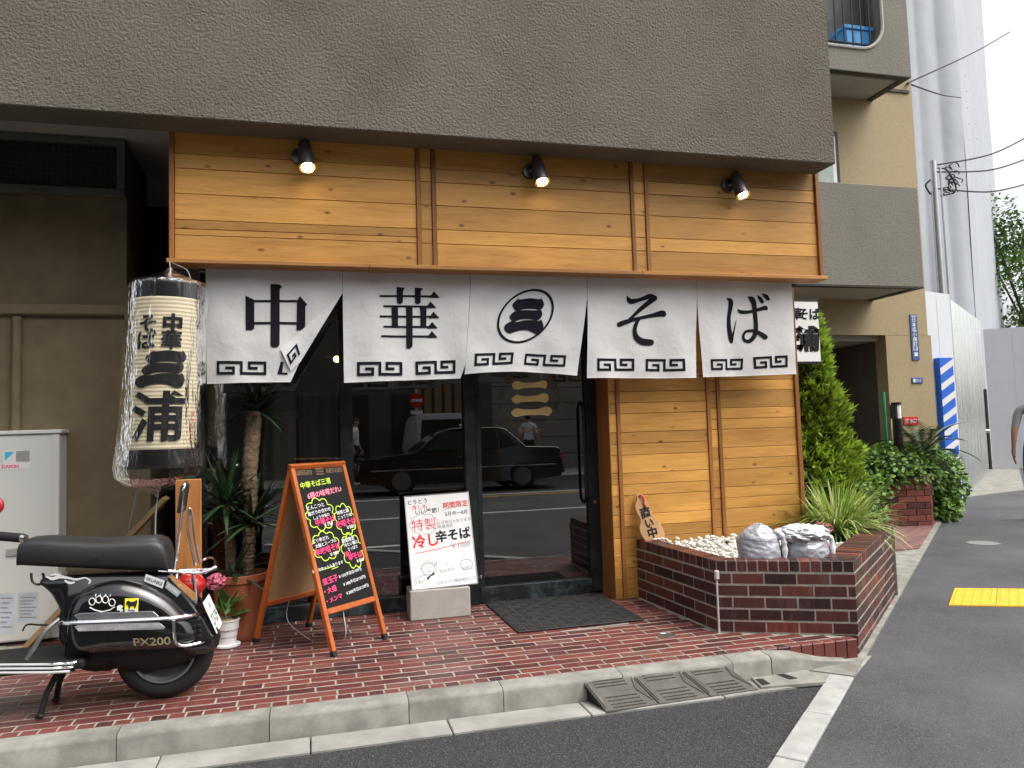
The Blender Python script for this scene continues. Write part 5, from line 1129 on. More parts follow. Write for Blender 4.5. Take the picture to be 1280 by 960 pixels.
# chrome bars on the cowl
def yb(a, b, y): return s3(a, b, y)
Yb = YC-.225
m_ = MB(); m_.tube(catmull([s3(218, 562, YC-.13), s3(232, 562, Yb), s3(400, 556, Yb-.005), s3(560, 548, Yb), s3(640, 540, Yb+.03), s3(705, 530, YC-.1), s3(720, 520, YC)], 6), .0095, 8); m_.build('crash_bar', chrome, sk, smooth=True)
for y0, y1, x0_, x1_ in ((523, 545, 262, 560), (562, 585, 262, 583)):
    m_ = MB(); pts = [(x0_, y0+12), (x0_+18, y0+4), (x1_-20, y0-3), (x1_, y1-8), (x1_-4, y1-1), (x0_+14, y1+6)]
    m_.prism(pts, lambda a, b, d: s3(a, b, Yb+d), -.004, .004); m_.build('chrome_plate', chrome, sk, bevel=.001)
m_ = MB(); m_.tube(catmull([s3(614, 552, Yb+.02), s3(615, 590, Yb+.025), s3(622, 630, Yb+.04), s3(650, 642, Yb+.06), s3(710, 630, YC-.12), s3(760, 610, YC-.05), s3(768, 600, YC+.02)], 6), .008, 8); m_.build('rear_guard', chrome, sk, smooth=True)
# engine-side mesh box, tail mudguard, lamp, plate
m_ = MB(); m_.prism([(628, 560), (715, 540), (745, 600), (735, 622), (640, 635)], lambda a, b, d: s3(a, b, YC+d), -.13, .1); m_.build('tail_box', matte, sk, bevel=.008)
m_ = MB()
for i in range(4):
    for j in range(3):
        c = s3(648+i*19, 580+j*18-i*3, YC-.132); m_.box(c.x-.0085, c.y-.006, c.z-.007, c.x+.0085, c.y+.004, c.z+.007)
m_.build('vent_grid', rubber, sk, bevel=.002)
m_ = MB(); m_.prism([(700, 500), (745, 560), (782, 590), (770, 650), (690, 662), (640, 650), (660, 600)], lambda a, b, d: s3(a, b, YC+d), -.09, .09); m_.build('tail_mudguard', matte, sk, bevel=.02, seg=2)
c = s3(672, 428, YC); m_ = MB(); m_.ball(c, (.066, .07, .056), 24, 14, lambda d: 1+.1*max(abs(d.x), abs(d.z))**4); lmp = m_.build('tail_lamp', red, sk, smooth=True)
m_ = MB(); m_.tube([(c.x+.03+.0*k, c.y+.06*cos(2*pi*k/20), c.z+.04*sin(2*pi*k/20)) for k in range(20)], .004, 5, True); m_.build('lamp_seal', black, lmp, smooth=True)
m_ = MB(); m_.prism([(592, 395), (610, 392), (690, 455), (693, 480), (680, 482)], lambda a, b, d: s3(a, b, YC+d), -.122, -.116); m_.build('reflector_strip', M('amber_reflector', (.7, .35, .15), .25, .3, 20, metal=.4), sk)
m_ = MB(); p = [s3(717, 470, YC-.07), s3(765, 560, YC-.07), s3(757, 587, YC-.07), s3(712, 505, YC-.07)]
q1, q2 = s3(716, 476, YC), s3(764, 582, YC); dv = (q2-q1); nv = V((dv.z, 0, -dv.x)).normalized(); nv = nv if nv.x > 0 else -nv
pn = lambda u, v, h: q1+dv*v+V((0, u, 0))+nv*h+V((.012, 0, 0))
m_.add([pn(u, v, h) for h in (0, .004) for u, v in ((-.105, 0), (.105, 0), (.105, 1), (-.105, 1))], [(0, 1, 2, 3), (7, 6, 5, 4), (0, 4, 5, 1), (1, 5, 6, 2), (2, 6, 7, 3), (3, 7, 4, 0)]); npl = m_.build('number_plate', white, sk, bevel=.001)
m_ = MB(); text(m_, '27-29', lambda u, v: pn(u, .62-v/dv.length, .0048), 0, 0, .075, .01); text(m_, '品川', lambda u, v: pn(u, .22-v/dv.length, .0048), 0, 0, .03, 0); m_.build('plate_lettering', M('plate_green', (.02, .12, .06), .6), npl)
# rack, sissy bar with pad
m_ = MB(); yo = .09
m_.tube(catmull([s3(560, 378, YC-yo), s3(600, 380, YC-yo), s3(700, 384, YC-yo), s3(745, 374, YC-yo), s3(764, 362, YC-yo*.8), s3(764, 362, YC+yo*.8), s3(745, 372, YC+yo), s3(600, 380, YC+yo), s3(560, 378, YC+yo)], 6), .0075, 8)
m_.tube(catmull([s3(700, 345, YC+yo), s3(745, 330, YC+yo*.8), s3(762, 345, YC), s3(760, 365, YC-yo*.7)], 6), .006, 8)
m_.tube(catmull([s3(615, 375, YC-.075), s3(628, 280, YC-.075), s3(640, 180, YC-.075), s3(648, 90, YC-.07), s3(655, 65, YC-.04), s3(655, 65, YC+.04), s3(648, 90, YC+.07), s3(640, 180, YC+.075), s3(615, 375, YC+.075)], 6), .007, 8)
for a_ in (-.06, .06): m_.tube(catmull([s3(705, 345, YC+a_), s3(690, 270, YC+a_), s3(676, 170, YC+a_), s3(668, 165, YC+a_), s3(664, 230, YC+a_), s3(690, 360, YC+a_)], 5), .006, 7); m_.tube([s3(683, 385, YC+a_), s3(692, 500, YC+a_)], .008, 8)
m_.build('chrome_rack', chrome, sk, smooth=True)
m_ = MB(); a_, b_ = s3(640, 170, YC), s3(655, 70, YC); m_.obox((a_+b_)/2, (.022, .15, (b_-a_).length), Matrix.Rotation(-.14, 3, 'Y').inverted() @ Matrix.Identity(3)); m_.build('back_pad', seatm, sk, smooth=True, bevel=.009, seg=2)
# floor, legshield, front end
m_ = MB(); f0 = s3(-60, 700, YC); fz = f0.z; m_.box(RX-.98, YC-.17, fz-.03, RX-.3, YC+.17, fz+.012); m_.box(RX-.4, YC-.1, fz-.02, RX-.1, YC+.1, fz+.1); m_.build('floorboard', matte, sk, bevel=.012)
for k, b in enumerate((706, 720, 734)):
    m_ = MB(); m_.tube([s3(-400, b+6, YC-.175), s3(180, b+2, YC-.175), s3(258-6*k, b-2, YC-.172), s3(282-10*k, b-12+4*k, YC-.15)], .006, 6); m_.build('floor_strip', chrome, sk, smooth=True)
m_ = MB(); m_.add([(RX-.98+dx, YC+sy*w2, z) for dx, w2, z in ((0, .17, fz), (-.06, .23, .45), (-.1, .24, .7), (-.1, .17, .82)) for sy in (-1, 1)]+[(RX-1.0+dx, YC+sy*w2, z) for dx, w2, z in ((0, .17, fz), (-.06, .23, .45), (-.1, .24, .7), (-.1, .17, .82)) for sy in (-1, 1)], [(2*i, 2*i+1, 2*i+3, 2*i+2) for i in range(3)]+[(8+2*i+1, 8+2*i, 8+2*i+2, 8+2*i+3) for i in range(3)]+[(2*i, 2*i+2, 8+2*i+2, 8+2*i) for i in range(3)]+[(2*i+3, 2*i+1, 8+2*i+1, 8+2*i+3) for i in range(3)]); m_.build('leg_shield', gloss, sk, smooth=True)
m_ = MB(); m_.tube([(RX-1.12, YC, .85), (RX-1.22, YC, .4), (RX-1.24, YC, .22)], .03, 10); m_.build('steering_column', gloss, sk, smooth=True)
m_ = MB(); m_.ball((RX-1.24, YC, .3), (.26, .09, .17), 20, 12); m_.build('front_mudguard', gloss, sk, smooth=True)
m_ = MB(); m_.ball((RX-1.12, YC, .9), (.12, .13, .09), 20, 12); m_.build('headset', gloss, sk, smooth=True)
gA, gB = s3(70, 265, YC-.36), s3(-60, 205, YC-.2)
for sg in (-1, 1):
    e_ = V((gA.x if sg < 0 else gA.x-.42, YC+sg*.33, gA.z)); s_ = V((RX-1.1, YC+sg*.08, gA.z+.06)); mid_ = s_.lerp(e_, .5)
    m_ = MB(); m_.tube([s_, mid_], .014, 8); m_.build('handlebar', chrome, sk, smooth=True); m_ = MB(); m_.tube([mid_, e_], .019, 10); g_ = m_.build('grip', rubber, sk, smooth=True); m_ = MB(); dn = (e_-mid_).normalized(); m_.cyl(e_, e_+dn*.016, .019, .016, 12); m_.build('bar_end', chrome, g_, smooth=True)
pm = W(-4, 632, YC-.3); m_ = MB(); m_.ball(pm, (.028, .02, .035), 14, 10); m_.tube([pm, V((RX-.98, YC-.2, gA.z+.02))], .005, 6); m_.build('red_mirror', M('mirror_red', (.35, .01, .02), .3, coat=.5), sk, smooth=True)
# kickstart, stand, engine lumps
m_ = MB(); m_.tube(catmull([s3(220, 540, YC-.09), s3(160, 590, YC-.12), s3(120, 650, YC-.13), s3(95, 690, YC-.13)], 6), .011, 8); m_.build('kickstart_lever', M('alloy', (.35, .35, .34), .35, .1, 8, metal=.8), sk, smooth=True)
m_ = MB(); m_.tube(catmull([s3(80, 590, YC-.1), s3(95, 568, YC-.1), s3(140, 568, YC-.1), s3(190, 570, YC-.08)], 5), .004, 6); m_.build('cable', black, sk, smooth=True); m_ = MB(); m_.tube(catmull([s3(110, 385, YC-.1), s3(115, 415, YC-.1), s3(140, 425, YC-.1), s3(155, 405, YC-.1), s3(150, 385, YC-.1)], 5), .006, 6); m_.build('helmet_hook', black, sk, smooth=True)
for sg in (-1, 1): m_ = MB(); m_.tube([(RX-.42, YC+sg*.06, fz-.03), (RX-.47, YC+sg*.09, .1), (RX-.49, YC+sg*.11, .012)], .013, 8); m_.ball((RX-.49, YC+sg*.11, .012), (.02, .016, .012), 10, 6); m_.build('stand_leg', matte, sk, smooth=True)
m_ = MB(); m_.ball((RX-.04, YC-.02, RW+.06), (.26, .1, .14), 20, 12, lambda d: 1+.08*noise.noise(d*4)); m_.ball((RX-.27, YC+.02, RW+.02), (.14, .09, .09), 16, 10, lambda d: 1+.1*noise.noise(d*5)); m_.build('engine', matte, sk, smooth=True)
# badge and stickers
m_ = MB(); text(m_, 'PX200', lambda u, v: onc(538+u*2.825*240, 625-v*2.825*240, .003), 0, 0, .058, .02, .04, 1.25); m_.build('badge_lettering', M('badge_gold', (.6, .5, .3), .3, .1, 8, metal=.5), cowl)
m_ = MB(); m_.grid(lambda u, v: onc(443+47*u, 474+48*v, .003), 6, 6); stk = m_.build('yellow_sticker', M('sticker_yellow', (.85, .72, .02), .45, .03), cowl)
m_ = MB(); poly(m_, [(449, 484), (456, 480), (462, 485), (476, 484), (484, 478), (487, 485), (483, 498), (480, 508), (476, 508), (475, 500), (463, 500), (461, 508), (456, 508), (456, 499), (450, 496), (447, 491)], lambda a, b: onc(a, b, .0045)); m_.build('sticker_beast', ink, stk)
m_ = MB(); m_.grid(lambda u, v: onc(446+41*u, 509+12*v, .0042), 5, 2); m_.build('sticker_band', whitest, stk); m_ = MB(); text(m_, 'Agip', lambda u, v: onc(466+u*680, 515-v*680, .0055), 0, 0, .02, .02); m_.build('sticker_lettering', ink, stk)
m_ = MB()
for k in range(4):
    cx_, cy_ = 325+24*k, 492+(-6, -14, -14, -4)[k]; m_.tube([onc(cx_+11*cos(2*pi*j/16), cy_+12*sin(2*pi*j/16), .001) for j in range(16)], .0022, 5, True)
m_.tube([onc(a, b, .001) for a, b in ((318, 506), (335, 514), (362, 520), (390, 514), (408, 502))], .003, 5)
for a in (335, 352, 370, 388): m_.tube([onc(a, 468, .001), onc(a+3, 460, .001)], .002, 4)
m_.build('knuckle_sticker', whitest, cowl)
m_ = MB(); poly(m_, [(416, 500), (426, 495), (438, 500), (432, 508), (439, 515), (430, 520), (424, 514), (416, 515)], lambda a, b: onc(a, b, .003)); m_.build('small_sticker', whitest, cowl)
ob = lambda a, b: s3(a, b, YC-.118)
m_ = MB()
stroke(m_, [(165, 398, 5), (185, 405, 11), (210, 398, 12), (240, 402, 8), (270, 408, 7), (300, 402, 5), (318, 412, 7), (314, 422, 5)], ob, 5); m_.build('lion_sticker', whitest, sk)
m_ = MB(); stroke(m_, [(180, 392, 5), (195, 389, 7), (212, 392, 5)], lambda a, b: s3(a, b, YC-.1185), 4); stroke(m_, [(230, 412, 6), (246, 420, 9), (262, 418, 6)], lambda a, b: s3(a, b, YC-.119), 4); m_.build('lion_sticker', whitest, sk)
for pts, tx, c_, rot in (([(515, 388), (582, 412), (574, 440), (509, 414)], 'SKUNKS', (545, 414), -.36), ([(590, 412), (640, 452), (626, 470), (583, 437)], 'ROSES', (611, 442), -.66)):
    m_ = MB(); poly(m_, pts, lambda a, b: s3(a, b, YC-.1195)); st_ = m_.build('name_sticker', whitest if tx == 'SKUNKS' else M('sticker_grey', (.4, .42, .42), .5), sk)
    m_ = MB(); text(m_, tx, lambda u, v: s3(c_[0]+u*680, c_[1]-v*680, YC-.1205), 0, 0, .024, .01, rot); m_.build('sticker_lettering', ink if tx == 'SKUNKS' else whitest, st_)
# ------------------------------------------------------------------ things in the recess
ac = thing('outdoor_unit', (-1.9, 5.3, 0), 'large pale grey outdoor air-conditioning cabinet behind the scooter', 'air conditioner')
ay, ax = 5.3, -1.512
m_ = MB(); m_.box(-2.5, ay, .02, ax, ay+.33, 1.27); m_.build('cabinet', acwhite, ac, bevel=.012, seg=2)
m_ = MB(); m_.box(-2.52, ay-.012, 1.27, ax+.012, ay+.34, 1.295); m_.build('top_cover', acwhite, ac, bevel=.005); m_ = MB(); m_.box(ax-.035, ay-.008, .03, ax-.001, ay, 1.265); m_.build('corner_trim', acwhite, ac); m_ = MB(); m_.box(-2.45, ay+.02, 0, ax-.05, ay+.3, .02); m_.build('feet', rubber, ac)
m_ = MB(); q = W(20, 690, ay); m_.box(q.x-.05, ay-.01, q.z-.02, q.x+.06, ay-.0005, q.z+.02); m_.build('handle_recess_shade', M('ac_shadow', (.3, .3, .27), .6), ac)  # raised block; the shade of the handle recess is put into its grey
fa = lambda a, b, o_=.002: (lambda p: V((p.x, ay-o_, p.z)))(W(a, b, ay-o_))
m_ = MB(); poly(m_, [(4, 563), (38, 562), (38, 586), (4, 587)], lambda a, b: fa(a, b, .001)); lb = m_.build('maker_sticker', whitest, ac)
m_ = MB(); poly(m_, [(6, 565), (18, 565), (6, 576)], lambda a, b: fa(a, b)); m_.build('logo_mark', M('logo_cyan', (.05, .45, .7), .5), lb); m_ = MB(); poly(m_, [(20, 564), (37, 563), (37, 577), (20, 577)], lambda a, b: fa(a, b)); m_.build('logo_block', greyink, lb)
m_ = MB(); pz = fa(13, 583); text(m_, 'DAIKIN', lambda u, v: pz+V((u, 0, v)), 0, 0, .028, .03); m_.build('logo_lettering', chalk_p, lb)
for x0_, x1_, y0_, y1_ in ((-2, 18, 742, 792), (22, 48, 741, 778)):
    m_ = MB(); poly(m_, [(x0_, y0_), (x1_, y0_-1), (x1_, y1_), (x0_, y1_+1)], lambda a, b: fa(a, b, .001)); nt_ = m_.build('notice_sheet', M('notice_paper', (.5, .56, .6), .6), ac)
    m_ = MB()
    for k in range(7): yy = y0_+5+k*(y1_-y0_-8)/7; poly(m_, [(x0_+3, yy), (x1_-3-(k % 3)*3, yy), (x1_-3-(k % 3)*3, yy+1.6), (x0_+3, yy+1.6)], lambda a, b: fa(a, b, .0022))
    m_.build('notice_print', greyink, nt_)
bp_ = thing('wooden_post_board', tuple(G(236, 812)), 'upright orange-brown wooden board standing behind the scooter seat', 'board'); c = G(236, 822); yb_ = 4.5
a, b = W(219, 600, yb_), W(251, 600, yb_); m_ = MB(); m_.box(a.x, yb_, 0, b.x, yb_+.035, a.z); m_.build('board', wood('post_wood', (.42, .17, .05), (.3, .11, .03), (.2, .07, .02), axis='Z', knots=False), bp_, bevel=.003)
m_ = MB(); m_.box(a.x-.02, yb_-.06, 0, b.x+.02, yb_+.12, .03); m_.build('foot', trimm, bp_, bevel=.003)
lk = thing('leaning_plank', (-1.1, 5.2, 0), 'pale brown plank leaning diagonally below the lantern', 'plank')
p0, p1 = W(208, 622, 5.2), W(135, 700, 5.2); dd_ = (p1-p0).normalized(); p1 = p0+dd_*((0-p0.z)/dd_.z)
m_ = MB(); m_.bar(p0, V((p1.x, p1.y, .0)), .03, .15, (0, 1, 0)); m_.build('plank', plywood, lk, bevel=.003)
m_ = MB(); p2 = W(172, 612, 5.25); m_.tube([p2, W(163, 655, 5.25), (W(150, 700, 5.25).x, 5.25, 0)], .008, 6); tag(m_.build('thin_pole', steel, smooth=True), 'thin pale rod leaning beside the diagonal plank', 'pole')
# ------------------------------------------------------------------ farther planter with ivy, cycad, lamp
p2 = thing('ivy_planter', (7.3, 8.1, RZ), 'red-brown brick planter overgrown with ivy by the entrance', 'planter'); O = V(p2.location)
Q0, Q1, Q2 = V((6.35, 7.95, 0)), V((7.28, 7.72, 0)), V((8.6, 8.95, 0))
m_ = MB(); m_.footprint([(6.38, 7.97), (7.27, 7.745), (7.62, 8.08), (7.4, 8.295), (6.4, 8.295)], RZ, .5); m_.build('wall_core', mortar, p2)
redb = brickmat('red_brick', [(.0, (.09, .03, .025)), (.5, (.19, .055, .04)), (1, (.3, .09, .055))], .5, .55)
bm2 = MB(); bm2.box(-.5, 0, -.034, .5, .06, .034); me = bm2.mesh('red_brick', redb, bevel=.003)
for P0, P1 in ((Q0, Q1), (Q1, Q1+V((.36, .35, 0)))):
    d = P1-P0; ln = d.length; d.normalize(); yaw = atan2(d.y, d.x); row = 0; z = .465
    while z > RZ:
        x = -.11 if row % 2 else 0
        while x < ln:
            a, b = max(0, x), min(ln, x+.212)
            if b-a > .02: c = P0+d*((a+b)/2); obj_from(me, 'brick', p2, V((c.x, c.y, z))-O, (0, 0, yaw), (b-a, 1, 1))
            x += .222
        z -= .077; row += 1
m_ = MB(); m_.footprint([(5.3, 6.4), (5.9, 6.45), (7.7, 8.1), (7.28, 8.29), (4.6, 8.29), (4.4, 6.0)], RZ-.05, RZ+.03); tag(m_.build('entrance_paving', pavingmat('paver_far')), kind='structure')
iv = thing('ivy', (7.4, 8.2, .5), 'dense green ivy mound spilling over the far brick planter', 'ivy'); m_ = MB(); mm = MB(); rr = random.Random(21)
lobes = [((7.0, 8.1, .58), (.62, .42, .3)), ((7.55, 8.25, .55), (.55, .42, .3)), ((6.55, 8.15, .45), (.55, .4, .35)), ((7.95, 8.42, .35), (.42, .38, .42)), ((7.85, 8.3, .1), (.3, .3, .3)), ((6.2, 7.9, .2), (.5, .35, .4))]
for c, r_ in lobes:
    mm.ball(c, [x*.86 for x in r_], 16, 10, lambda d: 1+.12*noise.noise(d*3))
    for k in range(1500):
        d = V((rr.gauss(0, 1), rr.gauss(0, 1), rr.gauss(0, 1)+.3)).normalized(); k2 = rr.uniform(.86, 1.08)+.14*noise.noise((d.x*3+c[0], d.y*3, d.z*3)); p = V(c)+V((d.x*r_[0], d.y*r_[1], d.z*r_[2]))*k2
        if p.z < RZ: continue
        leafcard(m_, p, (d+V((rr.gauss(0, .6), rr.gauss(0, .6), rr.gauss(0, .4)-.3))), d+V((rr.gauss(0, .3), rr.gauss(0, .3), .4)), rr.uniform(.04, .075), rr.uniform(.035, .06), .15)
m_.build('leaves', leaf_ivy, iv); mm.build('inner_stems', M('ivy_inner', (.02, .04, .01), .9, .3, 10), iv, smooth=True)
cy_ = thing('sago_palm', (7.3, 8.0, .5), 'sago palm with stiff feathery fronds above the ivy', 'palm'); C0 = V((7.42, 7.95, .76)); m_ = MB()
for k in range(16):
    q = k*2*pi/16+rr.uniform(-.2, .2); el = rr.uniform(.35, 1.2); d = V((cos(q)*cos(el), sin(q)*cos(el), sin(el))); p = C0.copy(); dd = d.copy(); L_ = rr.uniform(.55, .75); N_ = 22
    for i in range(N_):
        dd = (dd+V((0, 0, -.065))).normalized(); p2_ = p+dd*L_/N_; sdv = dd.cross(V((0, 0, 1))).normalized(); l_ = .17*sin(pi*(i+2)/(N_+3))
        for s_ in (-1, 1): e_ = (sdv*s_+dd*.7+V((0, 0, .15))).normalized(); leafcard(m_, p, e_, V((0, 0, 1)), l_, .02, .1, 1)
        p = p2_
m_.build('fronds', leaf_cyc, cy_); m_ = MB(); m_.tube([C0-V((0, 0, .5)), C0], [.1, .07], 10); m_.build('trunk', barkdk, cy_, smooth=True)
bl_ = thing('bollard_lamp', tuple(W(1124, 600, 7.9)), 'black bollard garden lamp with white glass window', 'lamp'); a, b = W(1120, 503, 7.95), W(1124, 600, 7.95); bx = a.x
m_ = MB(); m_.cyl((bx, 7.95, .3), (bx, 7.95, a.z-.2), .055, n=20); m_.build('post', black, bl_, smooth=True); m_ = MB(); m_.cyl((bx, 7.95, a.z-.2), (bx, 7.95, a.z-.03), .05, n=20); m_.build('diffuser', M('lamp_white', (.7, .72, .7), .4), bl_, smooth=True)
m_ = MB(); m_.cyl((bx, 7.95, a.z-.03), (bx, 7.95, a.z), .06, n=20); m_.box(bx-.056, 7.9, a.z-.2, bx-.03, 8.0, a.z-.03); m_.build('cap', black, bl_, smooth=True)
m_ = MB(); a = W(1104, 490, 8.1); m_.cyl((a.x, 8.1, .3), (a.x, 8.1, a.z), .02, n=8); gp_ = m_.build('green_stake', M('green_pipe', (.03, .3, .14), .4), smooth=True); tag(gp_, 'thin green garden stake beside the black bollard lamp', 'stake')
# wall signs on the beige wall
def wallsign(x0, x1, z0, z1, nm, lab, mat, y=8.288):
    t_ = thing(nm, ((x0+x1)/2, y, z0), lab, 'sign'); m_ = MB(); m_.box(x0, y, z0, x1, y+.012, z1); m_.build('plate', mat, t_, bevel=.002); return t_
a, b = W(1137, 393, 8.29), W(1148.5, 450, 8.29)
t_ = wallsign(a.x, a.x+.115, b.z, a.z, 'address_sign', 'tall narrow blue address plate on the beige wall', blue)
m_ = MB(); cx_ = a.x+.0575
for k, ch in enumerate('日本橋小網町'): text(m_, ch, lambda u, v: V((u, 8.2868, v)), cx_, a.z-.07-.066*k, .068, .012)
text(m_, '13', lambda u, v: V((u, 8.2868, v)), cx_, b.z+.155, .085, .02); m_.build('lettering', whitest, t_)
m_ = MB(); m_.box(a.x+.03, 8.285, b.z+.05, a.x+.085, 8.2875, b.z+.1); m_.build('small_panel', whitest, t_); m_ = MB(); m_.box(a.x+.015, 8.2862, a.z-.028, a.x+.1, 8.2875, a.z-.018); m_.build('header_print', whitest, t_)
c0, c1 = W(1140, 472, 8.29), W(1154, 479, 8.29); t_ = wallsign(c0.x, c1.x, c1.z, c0.z, 'number_plate_sign', 'small dark blue house-number plate on the beige wall', blue); m_ = MB(); m_.box(c0.x+.015, 8.2865, c1.z+.015, c0.x+.05, 8.2875, c0.z-.015); text(m_, '13-5', lambda u, v: V((u, 8.2868, v)), c0.x+.1, (c0.z+c1.z)/2, .05, .01); m_.build('lettering', whitest, t_)
c0, c1 = W(1129, 521, 8.29), W(1148, 531, 8.29); t_ = wallsign(c0.x, c1.x, c1.z, c0.z, 'fire_inlet_sign', 'red plate with white lettering low on the beige wall', red); m_ = MB(); text(m_, '送水口', lambda u, v: V((u, 8.2868, v)), (c0.x+c1.x)/2, (c0.z+c1.z)/2, .062, .012); m_.build('lettering', whitest, t_)
wi = thing('water_inlet', tuple(W(1152, 593, 8.28)), 'brass fire hose inlets on the beige wall by the ivy', 'hose inlet'); brass = M('brass', (.6, .4, .2), .3, .1, 8, metal=.9)
for k in (0, 1): p = W(1150+9*k, 594, 8.3); m_ = MB(); m_.cyl((p.x, 8.3, p.z), (p.x, 8.22, p.z-.03), .045, n=16); m_.ball((p.x, 8.21, p.z-.032), .045, 12, 8); m_.build('inlet_cap', brass, wi, smooth=True)
# ------------------------------------------------------------------ construction hoarding
fz0 = RZ-.05
def panel_fence(name, label, P0, P1, z1, n, mat, corr=0, z1b=None):
    t_ = thing(name, (P0.x, P0.y, fz0), label, 'hoarding'); d = P1-P0; ln = d.length; d.normalize(); nn = V((d.y, -d.x, 0))
    for k in range(n):
        m_ = MB(); a, b = ln*k/n, ln*(k+1)/n-.006; st = 36 if corr else 8
        top = lambda s_: z1+((z1b or z1)-z1)*s_/ln
        off = lambda s_: nn*(corr*math.tanh(3*sin(2*pi*s_/.25)))
        m_.grid(lambda u, v: P0+d*(a+(b-a)*u)+off(a+(b-a)*u)+V((0, 0, fz0+(top(a+(b-a)*u)-fz0)*v)), st, 1)
        m_.grid(lambda u, v: P0+d*(b+(a-b)*u)+off(b+(a-b)*u)-nn*.02+V((0, 0, fz0+(top(b+(a-b)*u)-fz0)*v)), st, 1); m_.build('panel', mat, t_, smooth=bool(corr))
    return t_
a, b = W(1152, 363, 9.3), W(1187, 368, 9.5)
panel_fence('white_hoarding', 'plain white hoarding panels standing against the beige wall end', V((a.x, 9.3, 0)), V((b.x, 9.5, 0)), a.z, 2, fencewhite, 0, b.z)
F0, F1 = V((W(1195, 500, 9.9).x, 9.9, 0)), V((W(1232, 500, 15.2).x, 15.2, 0))
f0t, f1t = W(1196, 374, 9.9).z, W(1231, 402, 15.2).z
cf_ = panel_fence('corrugated_hoarding', 'shiny corrugated galvanised hoarding along the side street', F0, F1, f0t, 7, fencemetal, .02, f1t)
m_ = MB(); m_.box(F0.x-.12, F0.y-.05, fz0, F0.x-.03, F0.y+.05, f0t+.03); m_.build('end_post', M('dark_green_steel', (.02, .05, .04), .4), cf_)
m_ = MB(); p = F0.lerp(F1, .9); m_.box(p.x-.03, p.y-.08, .0, p.x+.03, p.y-.03, 1.9); m_.build('gate_bar', black, cf_); m_ = MB(); m_.ball(p+V((-.05, -.1, .9)), .05, 10, 8); m_.build('padlock', steel, cf_)
g0, g1 = W(1229, 412, 16.2), W(1266, 413, 16.2)
panel_fence('white_gate_hoarding', 'tall white hoarding gate panels farther up the side street', V((g0.x, 16.2, 0)), V((g1.x, 15.4, 0)), g0.z, 2, fencewhite)
bs = thing('striped_guard', (8.8, 9.2, 0), 'blue and white diagonally striped post guard on the hoarding', 'post guard'); y_ = 9.25
a, b, c, d = W(1174, 447, y_), W(1191, 447, y_), W(1193, 585, y_), W(1178, 585, y_); H_ = a.z-c.z+.5; w_ = b.x-a.x
m_ = MB(); m_.box(a.x, y_, a.z-H_, b.x, y_+.12, a.z); m_.build('post_core', brightblue, bs, bevel=.004)
k = 0; zz_ = a.z-.12
while zz_ > a.z-H_+.2: 
    m_ = MB(); m_.add([(a.x+.003, y_-.002, zz_-.14), (b.x-.003, y_-.002, zz_), (b.x-.003, y_-.002, zz_+.1), (a.x+.003, y_-.002, zz_-.04)], [(0, 1, 2, 3)]); m_.build('white_stripe', whitest, bs); zz_ -= .235
# sheeted scaffold building
sbx = thing('sheeted_building', (14, 18, 0), 'tall building wrapped in pale grey scaffold sheeting behind the hoarding', 'building')
yA, yB = 17.0, 27.0; xa, xb = W(1128, 200, yA).x, W(1206, 200, yA).x; xc = W(1240, 200, yB).x
def sh(p, q, z0, z1, nm, nd):
    d = q-p; nn = V((d.y, -d.x, 0)).normalized()
    m_ = MB(); m_.grid(lambda u, v: p+d*u+V((0, 0, z0+(z1-z0)*v))+nn*(.07*abs(sin(u*pi*nd))+.05*noise.noise((u*nd*1.5, v*4, .3))), 12*nd, 60); m_.build(nm, sheet, sbx, smooth=True, sharp=180)
sh(V((xa-1.5, yA, 0)), V((xb, yA, 0)), 0, 22, 'sheet', 5); sh(V((xb, yA, 0)), V((xc, yB, 0)), 0, 22, 'sheet', 5); sh(V((xc, yB, 0)), V((xc-6, yB+6, 0)), 0, 22, 'sheet', 5)
m_ = MB(); m_.footprint([(xa-1.5, yA+.3), (xb-.2, yA+.3), (xc-.3, yB), (xa, yB+3)], 0, 21.8); m_.build('building_core', soffit, sbx)
m_ = MB()
for k in range(5):
    u = (k+.5)/5; q = V((xb, yA, 0)).lerp(V((xc, yB, 0)), u)
    for z in range(4, 42): m_.ball(q+V((-.05, -.12, z*.5)), .02, 6, 4)
m_.build('eyelets', greyink, sbx)
q = V((xb, yA, 0)).lerp(V((xc, yB, 0)), .62); p = W(1219, 370, q.y-.3)
m_ = MB(); m_.add([(p.x-.02, p.y, p.z+.45), (p.x+.3, p.y, p.z+.35), (p.x+.2, p.y-.1, p.z-.4), (p.x-.1, p.y, p.z-.7)], [(0, 1, 2, 3)]); m_.build('torn_flap', whitest, sbx)
